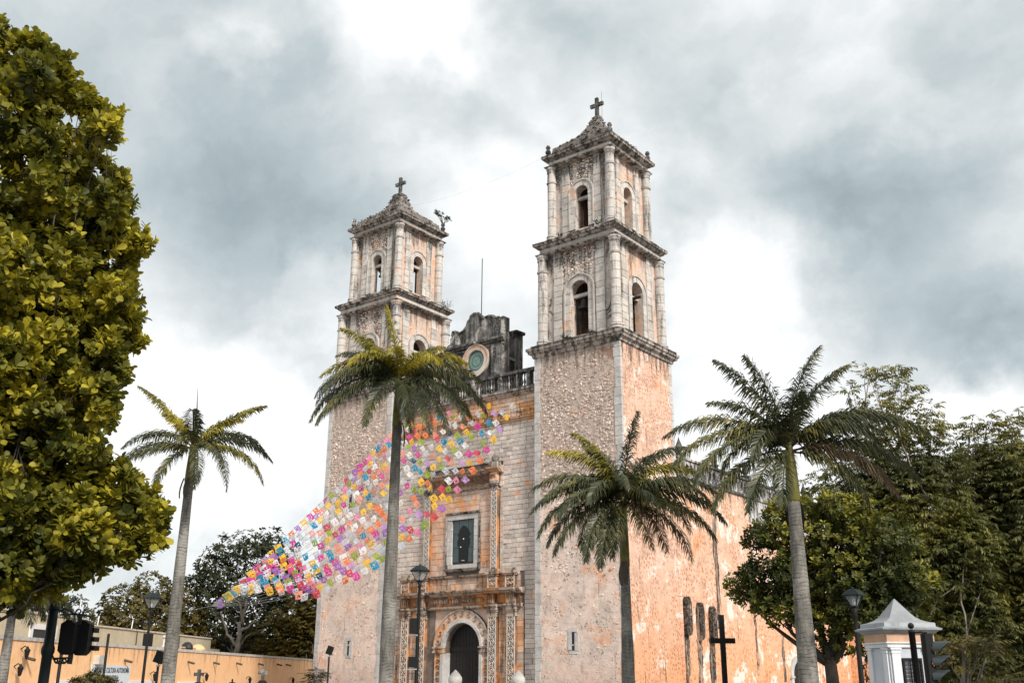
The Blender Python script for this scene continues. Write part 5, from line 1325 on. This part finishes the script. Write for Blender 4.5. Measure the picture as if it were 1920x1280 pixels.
def floodlight(px, py, D, label):
    p = at(px, py, D); t = rel_root('floodlight_post', label, 'floodlight', p, 'posts with floodlights'); x, y = p.x, p.y; z = p.z
    mb = MB(); mb.lathe(x, y, [(.10,0),(.10,.1),(.055,.14),(.05,z-.45)], 10); mb.build('post', 'iron', t, True)
    a = V((x, y, z-.42)); tl = rad(18); U = HR*math.cos(tl)-UP*math.sin(tl); W_ = UP*math.cos(tl)+HR*math.sin(tl)
    mb = MB(); mb.obox(a, U, W_, -HF, -.24, .10, .06, .52, -.10, .12); 
    for k in range(5): mb.obox(a, U, W_, -HF, -.22+k*.065, -.19+k*.065, .08, .50, .12, .16)
    mb.build('lamp_head', 'iron', t)
    mb = MB(); mb.tube([a-UP*.1, a+U*-.02+W_*.1], .03, 5); mb.obox(a, HR, UP, -HF, -.07, .07, -.05, .0, -.07, .07); mb.build('bracket', 'grey_paint', t)
floodlight(618, 1214, 60, 'floodlight on a black post before the left bell tower')
floodlight(299, 1225, 44, 'tilted floodlight on a black post before the orange wall')
def thin_pole(px, py, D, r, label):
    p = at(px, py, D); mb = MB(); mb.lathe(p.x, p.y, [(r*2,0),(r*2,.08),(r,.1),(r,p.z-.03),(r*.7,p.z)], 8); single(mb, 'pole', 'iron', label, 'pole', None, True)
thin_pole(204, 1187, 38, .045, 'plain thin black pole in front of the white sign')
thin_pole(117, 1212, 30, .045, 'thin black pole hanging below the left traffic light')

# the big dark cross
p = at(1352, 1152, 38); mb = MB(); a = V((p.x, p.y, 0)); z = p.z
mb.obox(a, HR, UP, -HF, -.085, .085, 0, z, -.08, .08, .0); mb.obox(a, HR, UP, -HF, -.44, -.085, z-.98, z-.80, -.07, .07); mb.obox(a, HR, UP, -HF, .085, .44, z-.98, z-.80, -.07, .07)
mb.obox(a, HR, UP, -HF, -.3, .3, 0, .25, -.3, .3)
single(mb, 'cross', 'iron', 'tall plain black cross standing before the nave wall', 'cross')

# white onion finials of the yard fence posts
for px, lb in ((854, 'white onion-topped fence post in front of the church door'), (972, 'white onion-topped fence post right of the church door')):
    p = at(px, 1257, 25); x, y, z = p.x, p.y, p.z; t = rel_root('fence_post', lb, 'fence post', p, 'onion-topped posts before the church')
    mb = MB(); mb.sq(x-.15, x+.15, y-.15, y+.15, [(0,.06),(.2,.06),(.22,0),(1.25,0),(1.28,.05),(1.34,.05),(1.37,0)]); mb.build('shaft', 'white', t)
    mb = MB(); mb.lathe(x, y, [(.06,1.36),(.07,1.40),(.13,1.46),(.165,1.54),(.16,1.62),(.10,1.71),(.04,1.77),(.012,max(1.8, z))], 16); mb.build('onion_finial', 'coping', t, True)

# weathered stone crosses on mounds
for px, py, D, s, lb in ((374, 1254, 46, 1.0, 'grey stone cross on a domed base, left of the two before the orange wall'), (494, 1251, 46, 1.05, 'grey stone cross on a domed base, right of the two before the orange wall')):
    p = at(px, py, D); x, y, z = p.x, p.y, p.z; a = V((x, y, 0)); t = rel_root('stone_cross', lb, 'stone cross', p, 'stone crosses before the orange wall')
    mb = MB(); mb.lathe(x, y, [(.5,0),(.5,z-1.05),(.42,z-.85),(.22,z-.62),(.12,z-.50)], 12); mb.build('domed_base', 'black_stone', t, True)
    mb = MB(); mb.obox(a, HR, UP, -HF, -.06, .06, z-.52, z, -.06, .06, .008); mb.obox(a, HR, UP, -HF, -.20, -.06, z-.26, z-.13, -.055, .055, .008); mb.obox(a, HR, UP, -HF, .06, .20, z-.26, z-.13, -.055, .055, .008); mb.build('cross', 'black_stone', t)
p = at(436, 1272, 50); a = V((p.x, p.y, 0)); mb = MB(); mb.obox(a, HR, UP, -HF, -.03, .03, 0, p.z, -.03, .03); mb.obox(a, HR, UP, -HF, -.14, -.03, p.z-.2, p.z-.14, -.03, .03); mb.obox(a, HR, UP, -HF, .03, .14, p.z-.2, p.z-.14, -.03, .03)
single(mb, 'small_cross', 'iron', 'tiny dark cross between the two grey stone crosses', 'cross')

# left traffic light, seen from behind, with scroll brackets
p = at(107, 1100, 15); x, y, zt = p.x, p.y, p.z; t = rel_root('traffic_light', 'black traffic light on a ball-topped ornate pole at the lower left', 'traffic light', p); a = V((x, y, 0))
mb = MB(); mb.lathe(x, y, [(.16,0),(.16,.25),(.10,.35),(.072,.5),(.066,1.85),(.085,1.9),(.085,1.95),(.066,2.0),(.062,2.45),(.062,zt-.30),(.068,zt-.28),(.068,zt-.25),(.060,zt-.23),(.058,zt-.17),(.078,zt-.15),(.07,zt-.13),(.03,zt-.12)], 14); mb.build('pole', 'teal_iron', t, True)
mb = MB(); mb.sphere((x, y, zt-.075), .075, 14, 8); mb.build('ball_finial', 'teal_iron', t, True)
def pxl(px, py, D=15): return at(px, py, D)
def scrollpx(mb, cx_, cy_, r, D, sg=1, turns=1.3, th=.010):
    pts = []
    for i in range(18):
        q = i/17; an = q*turns*2*math.pi; rr_ = r*(1-.75*q); pts.append(at(cx_+sg*rr_*math.cos(an), cy_+rr_*math.sin(an), D))
    mb.tube(pts, th, 5)
mb = MB()
mb.tube([pxl(112,1152), pxl(150,1151), pxl(172,1156)], .012, 5); mb.tube([pxl(112,1146), pxl(122,1140), pxl(132,1145), pxl(140,1151)], .014, 5); scrollpx(mb, 148, 1146, 8, 15); mb.tube([pxl(148,1152), pxl(150,1160), pxl(148,1170)], .03, 6)
mb.build('upper_bracket', 'teal_iron', t)
mb = MB()
mb.tube([pxl(98,1234), pxl(125,1233), pxl(135,1232)], .014, 5); mb.tube([pxl(98,1228), pxl(103,1240), pxl(112,1244), pxl(125,1240), pxl(130,1233)], .012, 5); scrollpx(mb, 120, 1238, 6, 15, -1); scrollpx(mb, 106, 1238, 5, 15, 1); mb.tube([pxl(133,1225), pxl(132,1234), pxl(130,1244)], .032, 6)
mb.build('lower_bracket', 'teal_iron', t)
c_ = pxl(142, 1194)
def housing(mb, c, w_, h_, d_):
    r = .05; pts = [(-w_/2, -h_/2+r), (-w_/2+r, -h_/2), (w_/2-r, -h_/2), (w_/2, -h_/2+r), (w_/2, h_/2-r), (w_/2-r*1.4, h_/2), (-w_/2+r*1.4, h_/2), (-w_/2, h_/2-r)]
    mb.poly(c, HR, UP, -HF, pts, -d_/2, d_/2)
mb = MB(); housing(mb, pxl(129, 1194), .19, .44, .16); mb.build('signal_housing', 'iron', t)
mb = MB(); housing(mb, pxl(156, 1195, 15.1), .19, .45, .16); mb.build('signal_housing', 'iron', t)
mb = MB()
for k in range(3): mb.obox(pxl(156, 1180+k*17, 15.1), HR, UP, -HF, .07, .13, -.03, .03, -.22, -.05)
for k in range(3): mb.obox(pxl(129, 1180+k*17, 15), HR, UP, -HF, -.12, -.08, -.01, .01, -.1, .0)
mb.build('visor', 'iron', t)

# white gate pillar with a swept pyramid roof
D = 18; p = at(1693, 1272, D); x, y = p.x, p.y
t = rel_root('gate_pillar', 'white square masonry pillar with swept pyramid roof and black grille at the lower right', 'gate pillar', p, None, rad(44.8))
hw = .365; zc = at(1690, 1182, D).z; za = at(1685, 1122, D).z
mb = MB(); mb.box(x-hw, x+hw, y-hw, y+hw, 0, zc-.22); mb.build('body', 'kiosk', t)
for sx in (-1, 1):
    for sy in (-1, 1):
        for (ux, uy) in ((1,0),(0,1)):
            # corner pilasters on both faces
            q = MB(); w_ = .14; zt_ = zc-.30
            if ux: x0 = x+sx*(hw-w_-.03) if sx > 0 else x-hw+.03; q.box(x0, x0+w_, y+sy*hw-.03, y+sy*hw+.03, 0, zt_); q.box(x0-.02, x0+w_+.02, y+sy*hw-.045, y+sy*hw+.045, zt_, zt_+.03); q.box(x0-.01, x0+w_+.01, y+sy*hw-.037, y+sy*hw+.037, zt_-.05, zt_-.025)
            else: y0 = y+sy*(hw-w_-.03) if sy > 0 else y-hw+.03; q.box(x+sx*hw-.03, x+sx*hw+.03, y0, y0+w_, 0, zt_); q.box(x+sx*hw-.045, x+sx*hw+.045, y0-.02, y0+w_+.02, zt_, zt_+.03); q.box(x+sx*hw-.037, x+sx*hw+.037, y0-.01, y0+w_+.01, zt_-.05, zt_-.025)
            q.build('pilaster', 'white', t)
mb = MB(); mb.sq(x-hw, x+hw, y-hw, y+hw, [(zc-.265,.03),(zc-.215,.035),(zc-.205,.055),(zc-.185,.055)]); mb.build('architrave', 'white', t)
mb = MB(); mb.sq(x-hw, x+hw, y-hw, y+hw, [(zc-.185,.03),(zc-.05,.03)]); mb.build('frieze', 'peach_paint', t)
mb = MB(); mb.sq(x-hw, x+hw, y-hw, y+hw, [(zc-.05,.05),(zc-.01,.09),(zc+.0,.125),(zc+.025,.135),(zc+.045,.08),(zc+.05,.07)]); mb.build('cornice', 'grey_paint', t)
mb = MB(); H_ = za-zc
mb.sq(x-hw, x+hw, y-hw, y+hw, [(zc+.05,.065),(zc+.11,.06),(zc+.115,.045),(zc+.13,-.02),(zc+.16,-.09),(zc+.20,-.145),(zc+.25,-.185),(zc+H_,-hw+.008)]); mb.build('swept_roof', 'grey_paint', t)
# black grille on the wide face
q = MB(); yF = y-hw-.02
gx0, gx1, gz1 = x-.16, x+.12, zc-.46
for a_, b_, c1, d1 in ((gx0-.02, gx0+.01, 0, gz1), (gx1-.01, gx1+.02, 0, gz1), (gx0-.02, gx1+.02, gz1, gz1+.035)): q.box(a_, b_, yF-.03, yF+.01, c1, d1)
for k in range(24): q.box(gx0, gx1, yF-.022, yF+.0, gz1-.06-k*.058, gz1-.045-k*.058)
for xx in (gx0+.10, gx0+.18): q.box(xx, xx+.012, yF-.026, yF+.0, .3, gz1)
q.box(gx0, gx1, yF-.03, yF, gz1-.47, gz1-.43)
q.build('grille', 'iron', t)

# right traffic light
D = 13; p = at(1707, 1165, D); x, y, zt = p.x, p.y, p.z; t = rel_root('traffic_light', 'black hooded traffic light beside the white gate pillar at the lower right', 'traffic light', p); a = V((x, y, 0))
mb = MB(); mb.lathe(x, y, [(.12,0),(.12,.2),(.05,.3),(.040,.5),(.036,zt-.12),(.045,zt-.115),(.02,zt-.085)], 12); mb.build('pole', 'iron', t, True)
mb = MB(); mb.sphere((x, y, zt-.045), .036, 12, 7); mb.build('ball_finial', 'iron', t, True)
mb = MB(); mb.tube([at(1712,1186,D), at(1728,1184,D), at(1735,1190,D)], .010, 5); mb.tube([at(1735,1184,D), at(1735,1198,D)], .02, 6); mb.build('bracket', 'iron', t)
mb = MB(); c_ = at(1743, 1240, D)
mb.obox(c_, HR, UP, -HF, -.045, .045, -.30, .31, -.07, .07); mb.build('signal_housing', 'iron', t)
mb = MB(); mb.obox(c_, HR, UP, -HF, -.02, .10, -.36, -.345, -.07, .07); mb.build('base_plate', 'white', t)
fdir = (HR*.90-HF*.43).normalized(); fs_ = fdir.cross(UP).normalized()
for k, (dy, mt) in enumerate(((-22, 'dark_lens'), (5, 'orange_light'), (32, 'dark_lens'))):
    c2 = at(1750, 1238+dy, D)
    # visor: open half tube cut on the slant
    mb = MB(); n = 12; ro = .085; L_ = .19
    vs = []
    for i in range(n+1):
        an = -.25+math.pi*i/n*1.16; o = fs_*math.cos(an)*ro+UP*math.sin(an)*ro; ll = L_*(.45+.55*max(0, math.sin(an)))
        vs += [c2+o, c2+o+fdir*ll, c2+o*.93, c2+o*.93+fdir*ll]
    fcs = []
    for i in range(n): b_ = i*4; fcs += [(b_, b_+1, b_+5, b_+4), (b_+2, b_+6, b_+7, b_+3), (b_+1, b_+3, b_+7, b_+5)]
    mb.add(vs, fcs); mb.build('visor', 'hood', t)
    mb = MB(); mb.poly(c2, fs_, UP, fdir, [(.066*math.cos(q*math.pi/8), .066*math.sin(q*math.pi/8)) for q in range(16)], -.02, .015); mb.build('lens', mt, t)

# ================================================================== BUILDINGS AT THE LEFT
WA = at(0, 1208, 56); WB = at(580, 1240, 112); WA.z = WB.z = 0
Wd = (WB-WA).normalized(); Wn = V((Wd.y, -Wd.x, 0))
if Wn.dot(CAM-WA) < 0: Wn = -Wn
def onwall(px, py, off=0):
    P0 = WA+Wn*off; d = raydir(px, py); k = (P0-CAM).dot(Wn)/d.dot(Wn); return CAM+d*k
def wu(px, py, off=0):
    q = onwall(px, py, off); return (q-WA).dot(Wd), q.z
t = thing('orange_building', 'long low orange painted wall with white coping and drain spouts', 'building', WA)
u0, z0 = wu(-90, 1203); u1, z1 = wu(640, 1243)
HZ = 3.30
def seg(mb, a, b, z0_, z1_, n0, n1): mb.obox(WA, Wd, UP, Wn, a, b, z0_, z1_, n0, n1)
mb = MB(); seg(mb, u0, u1, 0, HZ, -5, 0); mb.build('wall', 'orange_wall', t)
mb = MB(); seg(mb, u0, u1, HZ, HZ+.18, -.32, .05); mb.build('coping', 'coping', t)
for px in (48, 233, 352, 400, 443, 484, 519, 536):   # spouts
    u, z = wu(px, 1233+px*.024)
    mb = MB(); b_ = WA+Wd*u+UP*z; mb.tube([b_+UP*.10, b_+Wn*.02+UP*.05, b_+Wn*.5-UP*.06], .075, 7); mb.build('drain_spout', 'sheath', t)
u, z = wu(180, 1236); mb = MB(); seg(mb, u-.3, u+.45, z-.25, z+.25, 0, .35); mb.build('wall_box', 'coping', t)
for px, py in ((38, 1222), (25, 1255), (281, 1267), (379, 1268), (461, 1274), (543, 1275)):   # wall lanterns
    u, z = wu(px, py); c_ = WA+Wd*u+UP*z+Wn*.35; mb = MB(); mb.lathe(c_.x, c_.y, [(.04,z-.3),(.09,z-.22),(.14,z+.06),(.17,z+.08),(.06,z+.22),(.02,z+.3)], 8); mb.tube([c_+UP*.2, c_+UP*.3-Wn*.15, c_-Wn*.35+UP*.15], .03, 4); mb.build('wall_lantern', 'iron', t)
for a, b, zz in ((244, 290, 1275), (336, 368, 1277), (0, 8, 1272), (108, 130, 1275)):        # window heads just above the frame edge
    ua, za_ = wu(a, zz); ub, _ = wu(b, zz)
    mb = MB(); seg(mb, ua, ub, za_-1.6, za_-.22, -.02, .03); w_ = mb.build('window', 'window_dark', t)
    mb = MB(); seg(mb, ua-.25, ub+.25, za_-.22, za_, -.02, .10); seg(mb, ua-.25, ua, za_-1.6, za_-.22, -.02, .10); seg(mb, ub, ub+.25, za_-1.6, za_-.22, -.02, .10); mb.build('window_frame', 'white', w_)
# dishes and clutter on the coping
u, z = wu(345, 1222, -1.2); c_ = WA+Wd*u+UP*(HZ+.5)-Wn*1.0
mb = MB(); mb.sphere((c_.x, c_.y, HZ+.35), .45, 10, 6); single(mb, 'water_tank', 'window_dark', 'black round tank top on the orange building\'s roof', 'tank')
mb = MB(); c2 = c_+Wd*2.2; mb.sphere((c2.x, c2.y, HZ+.30), .55, 10, 6, .7); single(mb, 'roof_dome', 'orange_wall', 'small pale orange dome on the orange building\'s roof', 'dome')
mb = MB(); seg(mb, wu(281, 1230)[0], wu(286, 1230)[0], HZ+.18, HZ+1.0, -.6, -.1); single(mb, 'speaker_box', 'iron', 'black box on the orange wall\'s coping beside the lamp post', 'loudspeaker')
mb = MB(); q0 = c_-Wd*1.2; mb.tube([q0+UP*-.15, q0+Wd*5.0+UP*-.12], .06, 5); single(mb, 'pipe', 'peach_paint', 'reddish pipe lying on the orange building\'s roof', 'pipe')
# the beige building
OFF = -9
def bu(px, py): return wu(px, py, OFF)
t = thing('beige_building', 'beige flat-roofed building with a dark window behind the orange wall', 'building', WA-Wn*9)
ZB1 = bu(60, 1149)[1]; ZB2 = bu(280, 1184)[1]
ua, ub, uc, ud = bu(-90, 1140)[0], bu(163, 1160)[0], bu(402, 1190)[0], bu(418, 1200)[0]
mb = MB(); seg(mb, ua, ub, 0, ZB1, OFF-6, OFF); mb.build('wall', 'beige_wall', t)
mb = MB(); seg(mb, ub+.01, uc, 0, ZB2, OFF-6, OFF-.3); mb.build('wall', 'beige_wall', t)
mb = MB(); seg(mb, uc+.01, ud+1, 0, ZB2-.9, OFF-5, OFF-.6); mb.build('wall', 'beige_wall', t)
mb = MB(); seg(mb, ua, ub+.1, ZB1, ZB1+.12, OFF-.4, OFF+.08); seg(mb, ub+.12, uc+.1, ZB2, ZB2+.12, OFF-.7, OFF-.22); mb.build('coping', 'coping', t)
wa, wz1 = bu(60, 1178); wb, _ = bu(100, 1180); wz0 = 3.4
mb = MB(); seg(mb, wa, wb, wz0, wz1, OFF-.02, OFF+.03); w_ = mb.build('window', 'window_dark', t)
mb = MB(); seg(mb, wa-.35, wa, wz0, wz1+.35, OFF-.02, OFF+.12); seg(mb, wb, wb+.35, wz0, wz1+.35, OFF-.02, OFF+.12); seg(mb, wa, wb, wz1, wz1+.35, OFF-.02, OFF+.12); mb.build('window_frame', 'white', w_)
wa, wz1 = bu(180, 1207); wb, _ = bu(197, 1208)
mb = MB(); seg(mb, wa, wb, wz1-.6, wz1, OFF-.3, OFF+.1); mb.build('vent_box', 'bark_dark', t)
for px in (168, 205, 268):
    u, z = bu(px, 1175); mb = MB(); mb.tube([WA+Wd*u+Wn*(OFF-1)+UP*(ZB2), WA+Wd*(u+.15)+Wn*(OFF-1)+UP*(ZB2+(1.9 if px < 200 else .9))], .045, 5); mb.build('roof_pipe', 'white', t)
u, z = bu(313, 1200); mb = MB(); 
for k in range(6): seg(mb, u-.2+.2*(k % 2), u+.25, ZB2-.3-k*.42, ZB2-.18-k*.42, OFF-.3, OFF-.15)
seg(mb, u-.05, u+.05, 3.2, ZB2-.1, OFF-.3, OFF-.2); mb.build('wall_ladder', 'white', t)
for px in (262, 342):
    u, z = bu(px, 1195); mb = MB(); seg(mb, u-.05, u+.06, ZB2-2.0, ZB2, OFF-.3, OFF-.24); mb.build('drain_pipe', 'bark_dark', t)
# notice board
ua, za_ = wu(170, 1245); ub, zb_ = wu(242, 1249); zt_ = max(za_, zb_)
t = thing('notice_board', 'white notice board with dark lettering and a yellow emblem on the orange wall', 'sign', WA+Wd*ua)
mb = MB(); seg(mb, ua, ub, zt_-2.0, zt_, .04, .10); mb.build('board', 'sign_white', t)
def text(body, u, z, size, mat, width=None):
    cu = bpy.data.curves.new('lettering', 'FONT'); cu.body = body; cu.size = size; cu.extrude = .004; cu.align_x = 'LEFT'; cu.offset = .008
    tmp = bpy.data.objects.new('tmp', cu); COL.objects.link(tmp); dg = bpy.context.evaluated_depsgraph_get(); dg.update()
    me = bpy.data.meshes.new_from_object(tmp.evaluated_get(dg)); bpy.data.objects.remove(tmp)
    xs = [v.co.x for v in me.vertices]; w0 = max(xs)-min(xs); s = (width/w0) if width else 1
    ux = Wd if Wd.dot(HR) > 0 else -Wd
    for v in me.vertices: c_ = WA+Wd*u+ux*v.co.x*s+UP*(z+v.co.y)+Wn*(.106+v.co.z)-V(t.location); v.co = c_
    me.materials.clear(); me.materials.append(M[mat]); ob = bpy.data.objects.new('lettering', me); COL.objects.link(ob); ob.parent = t; return ob
WW = ub-ua
text('UNIDAD DE CULTURA AUTONOMA', ua+WW*.04, zt_-.42, .40, 'sign_ink', WW*.92)
text('GOBIERNO FEDERAL', ua+WW*.26, zt_-.85, .40, 'sign_ink', WW*.44)
text('CASA DE CULTURA NACIONAL', ua+WW*.08, zt_-1.25, .34, 'bark_dark', WW*.86)
mb = MB(); c_ = WA+Wd*(ua+WW*.68)+UP*(zt_-2.15)+Wn*.12
for k in range(7): an = math.pi*(.1+k*.13); mb.tube([c_, c_+(Wd*math.cos(an)*1.0+UP*math.sin(an)*.75)], .12, 5)
mb.build('yellow_emblem', 'sign_yellow', t)
# tree branch wires: thin cable between the towers
a_ = V(((XL+XR)/2, 3.4, 41.2)); b_ = V((-3.5, 3.4, 41.9)); mb = MB(); mb.tube([a_.lerp(b_, i/16)-UP*(1.1*4*(i/16)*(1-i/16)) for i in range(17)], .004, 4)
single(mb, 'cable', 'cord', 'thin cable sagging between the two tower spires', 'cable')
mb = MB(); b_ = at(284, 1136, 52); mb.tube([A, A.lerp(b_, .5)-UP*.25, b_], .012, 4); single(mb, 'anchor_cord', 'cord', 'thin cord running from the flag strings to the left lamp post', 'cord')
